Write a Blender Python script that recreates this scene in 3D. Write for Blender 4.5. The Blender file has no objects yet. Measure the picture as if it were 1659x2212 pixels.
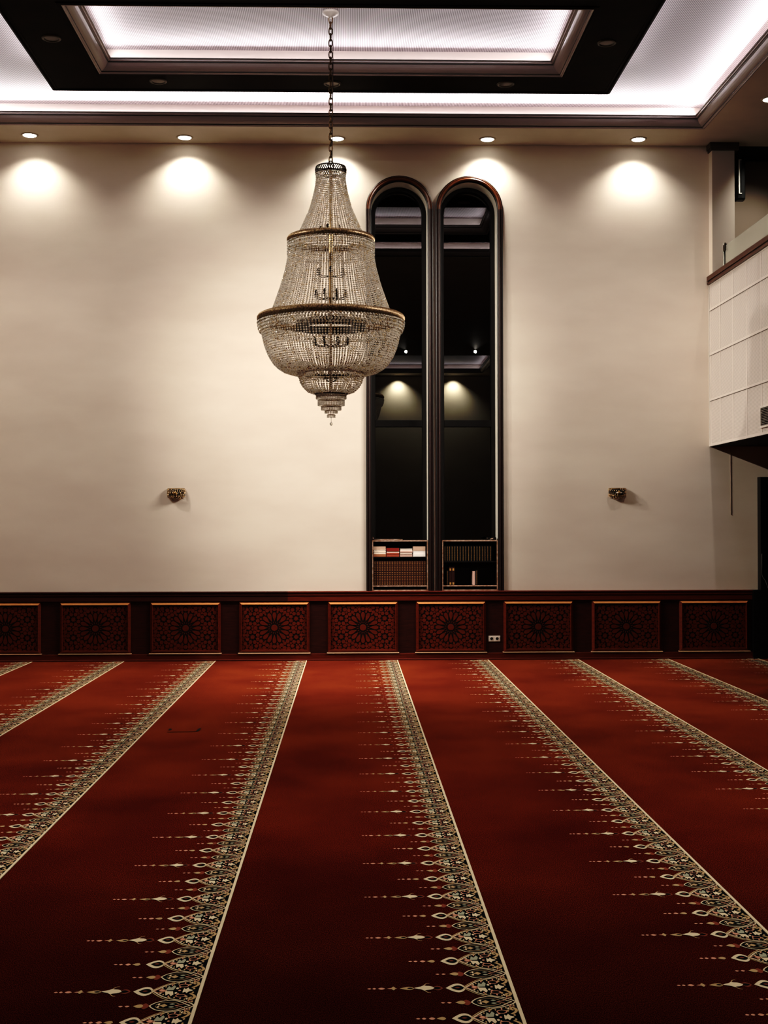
import bpy, math, random
import numpy as np
from mathutils import Matrix, Vector
random.seed(7)
PI = math.pi
C = bpy.context.scene.collection
# ------------------------------------------------------------------ camera
IW, IH, F = 1659.0, 2212.0, 2800.0
YAW, PITCH, ROLL = -0.0262, -0.01015, -0.00205
EYE = 1.75
def rot():
    B = np.array([[1, 0, 0], [0, 0, -1], [0, 1, 0]], float)
    c, s = math.cos(YAW), math.sin(YAW); Ry = np.array([[c, 0, s], [0, 1, 0], [-s, 0, c]])
    c, s = math.cos(PITCH), math.sin(PITCH); Rp = np.array([[1, 0, 0], [0, c, -s], [0, s, c]])
    c, s = math.cos(ROLL), math.sin(ROLL); Rr = np.array([[c, -s, 0], [s, c, 0], [0, 0, 1]])
    return Rr @ Rp @ Ry @ B
MR = rot()
def ray(px, py):
    return MR.T @ np.array([(px - IW / 2) / F, (py - IH / 2) / F, 1.0])
# plan of the hall measured from the photograph: where a sight line meets a known plane
def on_z(px, py, z):
    d = ray(px, py); t = (z - EYE) / d[2]; return d[0] * t, d[1] * t
def on_y(px, py, Y):
    d = ray(px, py); t = Y / d[1]; return d[0] * t, EYE + d[2] * t
def on_x(px, py, X):
    d = ray(px, py); t = X / d[0]; return d[1] * t, EYE + d[2] * t
D = on_z(760, 1425.5, 0)[1]          # depth of the far wall
PX = D / F                           # metres per photo pixel on that wall
def W(px, py): return on_y(px, py, D)
cam = bpy.data.cameras.new('camera'); co = bpy.data.objects.new('camera', cam); C.objects.link(co)
cam.sensor_fit = 'AUTO'; cam.sensor_width = 36.0; cam.lens = F / IH * 36.0
m = Matrix.Identity(4)
for i in range(3):
    m[i][0] = MR[0][i]; m[i][1] = -MR[1][i]; m[i][2] = -MR[2][i]
m[2][3] = EYE
co.matrix_world = m
bpy.context.scene.camera = co
cam.clip_start = 0.05; cam.clip_end = 200

# ------------------------------------------------------------------ materials
def mat(name, base, rough=0.5, metal=0.0, spec=0.5, emit=None, estr=0.0, ior=None, sheen=0.0):
    M = bpy.data.materials.new(name); M.use_nodes = True
    b = M.node_tree.nodes['Principled BSDF']
    b.inputs['Base Color'].default_value = (*base, 1)
    b.inputs['Roughness'].default_value = rough; b.inputs['Metallic'].default_value = metal
    b.inputs['Specular IOR Level'].default_value = spec
    if ior: b.inputs['IOR'].default_value = ior
    if sheen: b.inputs['Sheen Weight'].default_value = sheen
    if emit:
        b.inputs['Emission Color'].default_value = (*emit, 1); b.inputs['Emission Strength'].default_value = estr
    return M
def noise_mix(M, c1, c2, scale, detail=3.0, stretch=(1, 1, 1), lo=0.35, hi=0.65, bump=0.0, bdist=0.002):
    nt = M.node_tree; N = nt.nodes; L = nt.links; b = N['Principled BSDF']
    tc = N.new('ShaderNodeTexCoord'); mp = N.new('ShaderNodeMapping'); mp.inputs['Scale'].default_value = stretch
    nz = N.new('ShaderNodeTexNoise'); nz.inputs['Scale'].default_value = scale; nz.inputs['Detail'].default_value = detail
    cr = N.new('ShaderNodeValToRGB'); cr.color_ramp.elements[0].position = lo; cr.color_ramp.elements[1].position = hi
    cr.color_ramp.elements[0].color = (*c1, 1); cr.color_ramp.elements[1].color = (*c2, 1)
    L.new(tc.outputs['Object'], mp.inputs[0]); L.new(mp.outputs[0], nz.inputs['Vector'])
    L.new(nz.outputs[0], cr.inputs[0]); L.new(cr.outputs[0], b.inputs['Base Color'])
    if bump:
        bp = N.new('ShaderNodeBump'); bp.inputs['Strength'].default_value = bump; bp.inputs['Distance'].default_value = bdist
        L.new(nz.outputs[0], bp.inputs['Height']); L.new(bp.outputs[0], b.inputs['Normal'])
    return M
PLASTER = noise_mix(mat('cream_plaster', (.6, .5, .4), .75, spec=.2), (.665, .575, .50), (.735, .65, .565), 1.3, 4, (.6, 1, 1.6), .3, .7)
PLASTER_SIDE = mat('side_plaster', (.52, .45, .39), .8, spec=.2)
REVEAL = mat('window_reveal_paint', (.75, .7, .62), .6)
SOFFIT = noise_mix(mat('soffit_paint', (.3, .25, .2), .7, spec=.25), (.72, .655, .57), (.78, .71, .62), 2, 2)
MOULD = mat('taupe_moulding', (.36, .31, .30), .34, spec=.5)
MOULD_LINE = mat('moulding_shadow_line', (.03, .024, .022), .5)
FRAME = noise_mix(mat('dark_brown_soffit', (.03, .016, .012), .6, spec=.05), (.012, .006, .0045), (.017, .009, .006), 3, 2)
COVE = mat('cove_face_paint', (.66, .60, .56), .6)
def ribbed():
    M = mat('ribbed_ceiling_board', (.8, .8, .8), .6); nt = M.node_tree; N = nt.nodes; L = nt.links; b = N['Principled BSDF']
    tc = N.new('ShaderNodeTexCoord'); sx = N.new('ShaderNodeSeparateXYZ')
    mu = N.new('ShaderNodeMath'); mu.operation = 'MULTIPLY'; mu.inputs[1].default_value = 2 * PI / 0.0185
    sn = N.new('ShaderNodeMath'); sn.operation = 'SINE'
    cr = N.new('ShaderNodeValToRGB'); cr.color_ramp.elements[0].position = .0; cr.color_ramp.elements[1].position = .62
    cr.color_ramp.elements[0].color = (.10, .088, .095, 1); cr.color_ramp.elements[1].color = (.50, .465, .485, 1)
    ad = N.new('ShaderNodeMath'); ad.operation = 'MULTIPLY_ADD'; ad.inputs[1].default_value = .5; ad.inputs[2].default_value = .5
    L.new(tc.outputs['Object'], sx.inputs[0]); L.new(sx.outputs[0], mu.inputs[0]); L.new(mu.outputs[0], sn.inputs[0])
    L.new(sn.outputs[0], ad.inputs[0]); L.new(ad.outputs[0], cr.inputs[0]); L.new(cr.outputs[0], b.inputs['Base Color'])
    return M
RIB = ribbed()
def wood(name, c1, c2, rough=.32):
    return noise_mix(mat(name, c1, rough, spec=.5), c1, c2, 6, 6, (1.2, 3, 14), .3, .7)
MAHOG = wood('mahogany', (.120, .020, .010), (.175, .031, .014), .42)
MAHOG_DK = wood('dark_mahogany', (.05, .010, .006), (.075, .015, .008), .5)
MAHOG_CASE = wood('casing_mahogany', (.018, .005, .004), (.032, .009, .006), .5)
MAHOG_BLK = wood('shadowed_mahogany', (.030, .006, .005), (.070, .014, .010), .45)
MAHOG_ARCH = wood('arch_mahogany', (.10, .032, .014), (.16, .055, .024), .35)
LEDGE = mat('ledge_highlight_wood', (.80, .54, .36), .4)  # pale colour paints the light caught along the bottom ledge
BEVEL = mat('bevel_highlight_wood', (.72, .32, .14), .35)  # highlight on the panels' top bevel, put into the colour
GROOVE = mat('carving_groove', (.006, .002, .0015), .7)
BLACKWOOD = mat('black_frame', (.008, .006, .006), .4)
PANE = mat('night_window_glass', (.002, .002, .002), 0.0, spec=.5, ior=2.3)
EDGE = noise_mix(mat('pale_board_edge', (.5, .33, .25), .5), (.36, .20, .14), (.62, .45, .36), 30, 2)
BOARD = mat('dark_board', (.012, .007, .005), .5)
def carpet():
    M = mat('red_carpet_pile', (.16, .014, .008), .9, spec=.0, sheen=.3); nt = M.node_tree; N = nt.nodes; L = nt.links; b = N['Principled BSDF']
    tc = N.new('ShaderNodeTexCoord')
    def nz(scale, det, st):
        mp = N.new('ShaderNodeMapping'); mp.inputs['Scale'].default_value = st
        n = N.new('ShaderNodeTexNoise'); n.inputs['Scale'].default_value = scale; n.inputs['Detail'].default_value = det
        L.new(tc.outputs['Object'], mp.inputs[0]); L.new(mp.outputs[0], n.inputs['Vector']); return n
    b.inputs['Sheen Roughness'].default_value = .22; b.inputs['Sheen Tint'].default_value = (.95, .20, .07, 1)
    big = nz(1.1, 3, (1, .8, 1)); fine = nz(330, 1, (1, .45, 1))
    c1 = N.new('ShaderNodeValToRGB'); c1.color_ramp.elements[0].position = .3; c1.color_ramp.elements[1].position = .7
    c1.color_ramp.elements[0].color = (.74, .68, .80, 1); c1.color_ramp.elements[1].color = (1.2, 1.38, 1.2, 1)
    c2 = N.new('ShaderNodeValToRGB'); c2.color_ramp.elements[0].position = .38; c2.color_ramp.elements[1].position = .70
    c2.color_ramp.elements[0].color = (.22, .25, .4, 1); c2.color_ramp.elements[1].color = (2.5, 2.3, 1.6, 1)
    mx = N.new('ShaderNodeMix'); mx.data_type = 'RGBA'; mx.blend_type = 'MULTIPLY'; mx.inputs[0].default_value = 1
    L.new(big.outputs[0], c1.inputs[0]); L.new(fine.outputs[0], c2.inputs[0])
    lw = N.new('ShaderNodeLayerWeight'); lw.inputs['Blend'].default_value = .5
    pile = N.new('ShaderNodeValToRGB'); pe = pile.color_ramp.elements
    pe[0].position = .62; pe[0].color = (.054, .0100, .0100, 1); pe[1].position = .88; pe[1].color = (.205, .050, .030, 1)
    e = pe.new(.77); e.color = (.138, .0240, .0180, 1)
    L.new(lw.outputs['Facing'], pile.inputs[0])  # pile sheen and near-to-far falloff put into the colour by view angle
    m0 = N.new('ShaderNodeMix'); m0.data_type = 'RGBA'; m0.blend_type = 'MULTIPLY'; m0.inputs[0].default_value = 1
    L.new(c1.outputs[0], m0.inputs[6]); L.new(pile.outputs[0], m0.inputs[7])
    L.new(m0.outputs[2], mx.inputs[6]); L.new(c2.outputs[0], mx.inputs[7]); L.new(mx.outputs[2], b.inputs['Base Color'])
    bp = N.new('ShaderNodeBump'); bp.inputs['Strength'].default_value = .5; bp.inputs['Distance'].default_value = .004
    L.new(fine.outputs[0], bp.inputs['Height']); L.new(bp.outputs[0], b.inputs['Normal'])
    return M
CARPET = carpet()
PAT = [mat('carpet_cream_wool', (.85, .72, .52), .9, spec=.1), mat('carpet_pink_wool', (.78, .42, .31), .9, spec=.1),
       mat('carpet_tan_wool', (.60, .43, .26), .9, spec=.1), mat('carpet_navy_wool', (.006, .008, .010), .9, spec=.1),
       mat('carpet_sage_wool', (.48, .48, .37), .9, spec=.1), mat('carpet_brown_wool', (.30, .10, .06), .9, spec=.1)]
def crystal(M, tr):
    b = M.node_tree.nodes['Principled BSDF']; b.inputs['Transmission Weight'].default_value = tr; b.inputs['IOR'].default_value = 1.5; b.inputs['Metallic'].default_value = 0
    return M
CRYSTAL = mat('cut_crystal', (.76, .66, .52), .10, metal=.65, spec=.8)
PEARL = mat('crystal_row', (.72, .63, .50), .08, metal=.65, spec=.8)
CRY_DK = mat('smoky_crystal', (.40, .32, .23), .12, metal=.7, spec=.8)
CRY_LT = mat('bright_crystal', (.97, .93, .86), .04, metal=.9, spec=.9)
GILT = mat('gilt_crystal', (.80, .60, .40), .15, metal=.35, spec=.8)
CHAINM = mat('aged_chain_bronze', (.10, .058, .028), .4, metal=.8)
for M_, c_, t_ in ((CRYSTAL, (.985, .95, .89), .86), (CRY_DK, (.90, .79, .63), .95), (PEARL, (.98, .95, .89), .82)):
    crystal(M_, t_); M_.node_tree.nodes['Principled BSDF'].inputs['Base Color'].default_value = (*c_, 1); M_.node_tree.nodes['Principled BSDF'].inputs['Roughness'].default_value = .03
BRASS = mat('antique_brass', (.34, .22, .11), .35, metal=.9)
RINGM = noise_mix(mat('bronze_ring', (.30, .2, .12), .4, metal=.7), (.16, .10, .06), (.42, .30, .19), 60, 3)
DARKMETAL = mat('dark_iron', (.03, .022, .018), .4, metal=.7)
WHITE = mat('white_plastic', (.75, .66, .58), .4)
CANOPY = mat('grey_canopy_enamel', (.30, .27, .24), .4)
HOLE = mat('socket_hole', (.012, .010, .009), .6)
LAMP_ON = mat('lit_lamp_glass', (.9, .9, .85), .4, emit=(1, .98, .88), estr=14)
LAMP_OFF = mat('unlit_lamp_glass', (.16, .135, .12), .35)
TRIMRING = mat('downlight_trim', (.11, .09, .07), .35, metal=.3)
TRIMLIT = mat('white_downlight_trim', (.55, .5, .42), .4)
PERF = None
def perforated():
    M = mat('perforated_acoustic_tile', (.55, .5, .46), .75, spec=.2); nt = M.node_tree; N = nt.nodes; L = nt.links; b = N['Principled BSDF']
    tc = N.new('ShaderNodeTexCoord'); sp = N.new('ShaderNodeSeparateXYZ'); L.new(tc.outputs['Object'], sp.inputs[0])
    def s(out, p):
        mu = N.new('ShaderNodeMath'); mu.operation = 'MULTIPLY'; mu.inputs[1].default_value = 2 * PI / p
        sn = N.new('ShaderNodeMath'); sn.operation = 'SINE'; L.new(out, mu.inputs[0]); L.new(mu.outputs[0], sn.inputs[0]); return sn
    a = s(sp.outputs[1], .020); c = s(sp.outputs[2], .0150)
    mul = N.new('ShaderNodeMath'); mul.operation = 'MULTIPLY_ADD'; mul.inputs[1].default_value = .25; mul.inputs[2].default_value = .5
    ad = N.new('ShaderNodeMath'); ad.operation = 'ADD'; L.new(a.outputs[0], ad.inputs[0]); L.new(c.outputs[0], ad.inputs[1]); L.new(ad.outputs[0], mul.inputs[0])
    cr = N.new('ShaderNodeValToRGB'); cr.color_ramp.elements[0].position = .25; cr.color_ramp.elements[1].position = .6
    cr.color_ramp.elements[0].color = (.46, .405, .37, 1); cr.color_ramp.elements[1].color = (.78, .71, .66, 1)
    L.new(mul.outputs[0], cr.inputs[0]); L.new(cr.outputs[0], b.inputs['Base Color'])
    return M
PERF = perforated()
TILEGRID = mat('tile_joint_strip', (.74, .67, .62), .6)
TILEDARK = mat('tile_shadow_joint', (.16, .13, .12), .7)
SLATM = mat('grille_slat_metal', (.30, .27, .25), .5)
BALTRIM = mat('pale_corner_bead', (.75, .7, .64), .5)
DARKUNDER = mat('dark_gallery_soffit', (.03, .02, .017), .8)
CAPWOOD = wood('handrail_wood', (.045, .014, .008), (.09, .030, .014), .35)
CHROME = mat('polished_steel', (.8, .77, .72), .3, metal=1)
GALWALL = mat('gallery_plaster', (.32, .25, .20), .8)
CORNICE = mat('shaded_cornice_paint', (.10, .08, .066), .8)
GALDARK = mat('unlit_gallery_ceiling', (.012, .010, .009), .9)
BLACKPL = mat('black_speaker_plastic', (.008, .008, .008), .4)
GRILLEPALE = mat('pale_speaker_edge', (.75, .72, .66), .4)
DOORDK = mat('dark_door_wood', (.006, .005, .005), .45)
def frosted():
    M = bpy.data.materials.new('frosted_glass'); M.use_nodes = True; nt = M.node_tree; N = nt.nodes; L = nt.links
    b = N['Principled BSDF']; b.inputs['Base Color'].default_value = (.66, .63, .56, 1); b.inputs['Roughness'].default_value = .25
    t = N.new('ShaderNodeBsdfTransparent'); t.inputs[0].default_value = (.85, .87, .83, 1)
    mx = N.new('ShaderNodeMixShader'); mx.inputs[0].default_value = .5
    L.new(t.outputs[0], mx.inputs[1]); L.new(b.outputs[0], mx.inputs[2]); L.new(mx.outputs[0], N['Material Output'].inputs[0])
    return M
GLASS = frosted()
GOLD = mat('gilt_tooling', (.62, .36, .14), .45, metal=.2)
def bookmat(n, c): return mat('book_' + n, c, .55)
BK = {k: bookmat(k, c) for k, c in dict(tan=(.62, .43, .33), cream=(.80, .66, .54), brown=(.40, .17, .10), red=(.28, .035, .022), white=(.92, .86, .82),
      pink=(.75, .50, .43), rust=(.40, .10, .06), oxblood=(.05, .012, .009), black=(.007, .006, .006), page=(.85, .74, .64)).items()}

# ------------------------------------------------------------------ mesh builder
class MB:
    def __init__(s): s.v = []; s.f = []; s.m = []; s.s = []
    def add(s, vs, fs, mi=0, smooth=False):
        o = len(s.v); s.v.extend([tuple(p) for p in vs])
        for f in fs: s.f.append(tuple(i + o for i in f)); s.m.append(mi); s.s.append(smooth)
    def box(s, x0, x1, y0, y1, z0, z1, mi=0):
        v = [(x0, y0, z0), (x1, y0, z0), (x1, y1, z0), (x0, y1, z0), (x0, y0, z1), (x1, y0, z1), (x1, y1, z1), (x0, y1, z1)]
        s.add(v, [(3, 2, 1, 0), (4, 5, 6, 7), (0, 1, 5, 4), (1, 2, 6, 5), (2, 3, 7, 6), (3, 0, 4, 7)], mi)
    def quad(s, a, b, c, d, mi=0): s.add([a, b, c, d], [(0, 1, 2, 3)], mi)
    def lathe(s, prof, n=32, mi=0, c=(0, 0, 0), smooth=True, axis='z'):
        vs = []
        for r, z in prof:
            for k in range(n):
                a = 2 * PI * k / n
                p = (r * math.cos(a), r * math.sin(a), z)
                if axis == 'y': p = (p[0], -p[2], p[1])
                if axis == 'x': p = (p[2], p[0], p[1])
                vs.append((c[0] + p[0], c[1] + p[1], c[2] + p[2]))
        fs = []
        for i in range(len(prof) - 1):
            for k in range(n):
                k2 = (k + 1) % n
                fs.append((i * n + k, i * n + k2, (i + 1) * n + k2, (i + 1) * n + k))
        s.add(vs, fs, mi, smooth)
    def tube(s, pts, r, n=8, mi=0, closed=False, smooth=True):
        P = [Vector(p) for p in pts]; K = len(P); vs = []
        up = Vector((0, 0, 1))
        for i in range(K):
            if closed: t = P[(i + 1) % K] - P[i - 1]
            else: t = P[min(i + 1, K - 1)] - P[max(i - 1, 0)]
            t.normalize()
            a = t.cross(up)
            if a.length < 1e-3: a = t.cross(Vector((0, 1, 0)))
            a.normalize(); b = t.cross(a)
            rr = r[i] if isinstance(r, (list, tuple)) else r
            for k in range(n):
                q = 2 * PI * k / n
                vs.append(P[i] + a * (rr * math.cos(q)) + b * (rr * math.sin(q)))
        fs = []
        for i in range(K if closed else K - 1):
            j = (i + 1) % K
            for k in range(n):
                k2 = (k + 1) % n; fs.append((i * n + k, i * n + k2, j * n + k2, j * n + k))
        if not closed:
            fs.append(tuple(range(n))[::-1]); fs.append(tuple((K - 1) * n + k for k in range(n)))
        s.add(vs, fs, mi, smooth)
    def build(s, name, mats, parent=None, loc=(0, 0, 0)):
        me = bpy.data.meshes.new(name); me.from_pydata(s.v, [], s.f)
        if not isinstance(mats, (list, tuple)): mats = [mats]
        for q in mats: me.materials.append(q)
        me.polygons.foreach_set('material_index', s.m); me.polygons.foreach_set('use_smooth', s.s)
        me.update()
        o = bpy.data.objects.new(name, me); C.objects.link(o); o.location = loc
        if parent: o.parent = parent
        return o
def empty(name, loc, rz=0):
    o = bpy.data.objects.new(name, None); C.objects.link(o); o.location = loc; o.rotation_euler = (0, 0, rz); o.empty_display_size = .1; return o
def tag(o, label, cat, group=None):
    o['label'] = label; o['category'] = cat
    if group: o['group'] = group
    return o
def struct(o): o['kind'] = 'structure'; return o
def copy_tree(o, parent=None):
    c = o.copy(); C.objects.link(c); c.parent = parent
    for ch in list(o.children): copy_tree(ch, c)
    return c
ICO = None
def ico():
    t = (1 + 5 ** .5) / 2
    v = np.array([(-1, t, 0), (1, t, 0), (-1, -t, 0), (1, -t, 0), (0, -1, t), (0, 1, t), (0, -1, -t), (0, 1, -t), (t, 0, -1), (t, 0, 1), (-t, 0, -1), (-t, 0, 1)], float)
    v /= np.linalg.norm(v[0])
    f = np.array([(0, 11, 5), (0, 5, 1), (0, 1, 7), (0, 7, 10), (0, 10, 11), (1, 5, 9), (5, 11, 4), (11, 10, 2), (10, 7, 6), (7, 1, 8), (3, 9, 4), (3, 4, 2), (3, 2, 6), (3, 6, 8), (3, 8, 9), (4, 9, 5), (2, 4, 11), (6, 2, 10), (8, 6, 7), (9, 8, 1)])
    return v, f
IV, IF = ico()
OV = np.array([(1, 0, 0), (0, 1, 0), (-1, 0, 0), (0, -1, 0), (0, 0, 1), (0, 0, -1)], float)
def beads(name, centres, radii, material, parent, rng):
    """many small faceted beads as one bead curtain mesh"""
    n = len(centres); c = np.array(centres); r = np.array(radii).reshape(n, 1, 1)
    ang = rng.random((n, 2)) * 6.28
    ca, sa = np.cos(ang[:, 0]), np.sin(ang[:, 0]); cb, sb = np.cos(ang[:, 1]), np.sin(ang[:, 1])
    Rz = np.zeros((n, 3, 3)); Rz[:, 0, 0] = ca; Rz[:, 0, 1] = -sa; Rz[:, 1, 0] = sa; Rz[:, 1, 1] = ca; Rz[:, 2, 2] = 1
    Rx = np.zeros((n, 3, 3)); Rx[:, 0, 0] = 1; Rx[:, 1, 1] = cb; Rx[:, 1, 2] = -sb; Rx[:, 2, 1] = sb; Rx[:, 2, 2] = cb
    Q = Rz @ Rx
    v = (np.einsum('nij,kj->nki', Q, IV) * r + c[:, None, :]).reshape(-1, 3)
    f = (IF[None] + (np.arange(n) * 12)[:, None, None]).reshape(-1, 3)
    me = bpy.data.meshes.new(name)
    me.vertices.add(len(v)); me.vertices.foreach_set('co', v.ravel())
    me.loops.add(f.size); me.loops.foreach_set('vertex_index', f.ravel())
    me.polygons.add(len(f)); me.polygons.foreach_set('loop_start', np.arange(0, f.size, 3)); me.polygons.foreach_set('loop_total', np.full(len(f), 3))
    if not isinstance(material, (list, tuple)): material = [material]
    for q_ in material: me.materials.append(q_)
    if len(material) > 1:
        me.polygons.foreach_set('material_index', np.repeat(rng.choice(len(material), n, p=[.68, .16, .16]), 20))
    me.update(); me.validate()
    o = bpy.data.objects.new(name, me); C.objects.link(o)
    if parent: o.parent = parent
    return o

# ------------------------------------------------------------------ main levels
Z_TOP = W(760, 311.5)[1]                        # soffit height
XB = W(1533, 800)[0]                            # balcony front face
REAR = -0.51 * D
XL = W(0, 700)[0] - 0.9                         # left wall, out of frame
XR = XB + 4.2
Z_WAIN = W(760, 1276.5)[1]
# ------------------------------------------------------------------ floor carpet
fl = MB()
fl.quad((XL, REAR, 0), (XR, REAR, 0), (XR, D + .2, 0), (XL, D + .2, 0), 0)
S0 = on_z(661, 1428, 0)[0]; S1 = on_z(858, 1428, 0)[0]; SX = S1 - S0
Yr = [on_z(890 - (2136 - y) * .25, y, 0)[1] for y in (1710.5, 1754.2, 1806.1, 1866, 1938.7, 2026.7, 2136)]
PER = (Yr[0] - Yr[-1]) / 6.0
Y0 = Yr[-1]
HS = 0.0006
def poly(mb, pts, mi, lay):           # pts in (u to the left of the line, v along the row)
    mb.add([(-u, v, .001 + HS * lay) for u, v in pts], [tuple(range(len(pts)))], mi)
def lens(u0, u1, w, n=6, vc=0.0, peak=.5):
    up = []; dn = []; w *= 1.2
    for i in range(n + 1):
        t = i / n
        h = w * math.sin(PI * (t ** (math.log(.5) / math.log(peak))))
        up.append((u0 + (u1 - u0) * t, vc + h)); dn.append((u0 + (u1 - u0) * t, vc - h))
    return up + dn[::-1][1:-1]
def ribbon(mb, pts, w, mi, lay):
    P = [Vector((a, b)) for a, b in pts]; L = []; Rr = []
    for i, p in enumerate(P):
        t = (P[min(i + 1, len(P) - 1)] - P[max(i - 1, 0)]).normalized(); n = Vector((-t.y, t.x)) * w / 2
        L.append(p + n); Rr.append(p - n)
    for i in range(len(P) - 1):
        q = [L[i], L[i + 1], Rr[i + 1], Rr[i]]
        mb.add([(-a.x, a.y, .001 + HS * lay) for a in q], [(0, 1, 2, 3)], mi)
def smooth(pts, n=4):
    out = []
    K = len(pts)
    for i in range(K - 1):
        p0 = pts[max(i - 1, 0)]; p1 = pts[i]; p2 = pts[i + 1]; p3 = pts[min(i + 2, K - 1)]
        for j in range(n):
            t = j / n
            out.append(tuple(.5 * ((2 * p1[k]) + (-p0[k] + p2[k]) * t + (2 * p0[k] - 5 * p1[k] + 4 * p2[k] - p3[k]) * t * t + (-p0[k] + 3 * p1[k] - 3 * p2[k] + p3[k]) * t ** 3) for k in (0, 1)))
    out.append(pts[-1]); return out
q4 = PER / 4
def motif():
    g = MB()
    def big(vc, long):
        half = smooth([(.172, 0), (.150, .030), (.128, .058), (.095, .083), (.060, .097), (.035, .112), (.012, .132), (0, q4)], 3)
        cell = [(u, vc + v) for u, v in half] + [(u, vc - v) for u, v in half[::-1][:-1]]
        poly(g, cell, 3, 0)
        for s in (1, -1):
            ribbon(g, [(u, vc + s * v) for u, v in half], .0062, 0, 3)
            for kk, (u, v) in enumerate(half[2:-2]):
                if v > .03 and kk % 2 == 0: poly(g, lens(u - .0035, u + .0035, .0075, 4, vc + s * (v - .017)), 1 if kk % 4 else 2, 4)
            for uu, vv, rr, mm in ((.083, .024, .006, 0), (.074, .036, .005, 1), (.102, .074, .006, 2), (.040, .062, .006, 2), (.140, .026, .005, 0), (.034, .083, .006, 0), (.020, .020, .005, 2)):
                poly(g, lens(uu - rr, uu + rr, rr * 1.5, 4, vc + s * vv), mm, 4)
            h2 = smooth([(.176, .008), (.150, .046), (.125, .075), (.1, .096)], 3)
            ribbon(g, [(u, vc + s * v) for u, v in h2], .005, 2, 2)
            ribbon(g, smooth([(.168, vc), (.150, vc + s * .017), (.132, vc + s * .012), (.12, vc)], 3), .004, 1, 3)
            sh = (-.0 if s > 0 else 0)
            pf = [(.126, vc + s * .004), (.118, vc + s * .050), (.108, vc + s * .032), (.098, vc + s * .058), (.090, vc + s * .040), (.096, vc + s * .006)]
            poly(g, pf if s > 0 else pf[::-1], 4 if s > 0 else 0, 4)
            ov = [(.062 + .018 * math.cos(a), vc + s * (.053 + .015 * math.sin(a))) for a in [2 * PI * k / 10 for k in range(11)]]
            ribbon(g, ov, .0045, 1, 4)
            sc = smooth([(.030, vc + s * .030), (.014, vc + s * .048), (.008, vc + s * .072), (.020, vc + s * .094), (.028, vc + s * .080), (.018, vc + s * .066)], 3)
            ribbon(g, sc, .011, 2, 4)
        fl2 = [(.060, -.010), (.058, .024), (.050, .014), (.043, .030), (.036, .012), (.024, .004), (.024, -.004), (.036, -.012), (.043, -.030), (.050, -.014), (.058, -.024)]
        poly(g, [(u, vc + v) for u, v in fl2], 0, 5)
        poly(g, lens(.125, .150, .010, 6, vc), 1, 5)
        poly(g, lens(.066, .078, .006, 4, vc), 1, 5)
        # lancet bud
        poly(g, lens(.168, .246, .039, 10, vc, .40), 0, 1); poly(g, lens(.176, .226, .021, 8, vc, .42), 3, 2); poly(g, lens(.19, .212, .006, 4, vc), 5, 3)
        if long:
            poly(g, lens(.255, .300, .020, 7, vc, .45), 5, 1); poly(g, lens(.262, .296, .011, 5, vc), 3, 2)
            poly(g, [(u, vc + v) for u, v in [(.288, 0), (.296, .014), (.306, .020), (.318, .022), (.328, .028), (.338, .016), (.350, .010), (.364, .002), (.364, -.002), (.350, -.010), (.338, -.016), (.328, -.028), (.318, -.022), (.306, -.020), (.296, -.014)]], 0, 3)
            for s in (1, -1): ribbon(g, smooth([(.327, vc + s * .026), (.316, vc + s * .046), (.304, vc + s * .050)], 3), .004, 2, 3)
            poly(g, lens(.364, .420, .014, 8, vc, .35), 2, 1); poly(g, lens(.368, .392, .006, 4, vc), 3, 2)
            poly(g, lens(.428, .468, .005, 5, vc), 1, 1); poly(g, lens(.434, .452, .016, 6, vc), 2, 2)
            poly(g, lens(.474, .502, .009, 6, vc), 1, 1); poly(g, lens(.508, .523, .007, 4, vc), 1, 1); poly(g, lens(.526, .542, .006, 4, vc), 1, 1)
        else:
            poly(g, lens(.266, .300, .013, 6, vc, .35), 2, 1); poly(g, lens(.304, .328, .010, 6, vc), 1, 1)
            poly(g, lens(.336, .353, .008, 4, vc), 1, 1); poly(g, lens(.357, .374, .006, 4, vc), 1, 1)
    def small(vc):
        half = smooth([(.162, 0), (.150, .022), (.130, .042), (.100, .052), (.075, .050), (.050, .034), (.030, .012), (.014, 0)], 3)
        poly(g, [(u, vc + v) for u, v in half] + [(u, vc - v) for u, v in half[::-1][1:-1]], 3, 1)
        for s in (1, -1):
            ribbon(g, [(u, vc + s * v) for u, v in half], .0055, 0, 3)
            ribbon(g, smooth([(.140, vc + s * .006), (.126, vc + s * .026), (.100, vc + s * .033), (.074, vc + s * .030), (.056, vc + s * .016)], 3), .0035, 2, 3)
            poly(g, lens(.124, .134, .008, 4, vc + s * .012), 0, 4)
            ribbon(g, smooth([(.070, vc), (.045, vc + s * .012), (.024, vc + s * .036), (.010, vc + s * .048)], 3), .004, 1, 3)
            poly(g, lens(.070, .092, .006, 5, vc + s * .014), 4, 4)
        poly(g, [(u, vc + v) for u, v in [(.096, 0), (.104, .010), (.110, .018), (.116, .010), (.128, 0), (.116, -.010), (.110, -.018), (.104, -.010)]], 2, 4)
        poly(g, lens(.162, .196, .024, 7, vc), 5, 1); poly(g, lens(.184, .222, .015, 7, vc, .35), 2, 2)
        poly(g, lens(.234, .252, .007, 4, vc), 1, 1); poly(g, lens(.258, .275, .006, 4, vc), 1, 1)
    big(0, True); small(q4); big(2 * q4, False); small(3 * q4)
    return g
g = motif()
nP = int((D - .12 - Y0) / PER) + 1
k0 = int(math.floor(XL - S0) / SX) - 1
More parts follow.
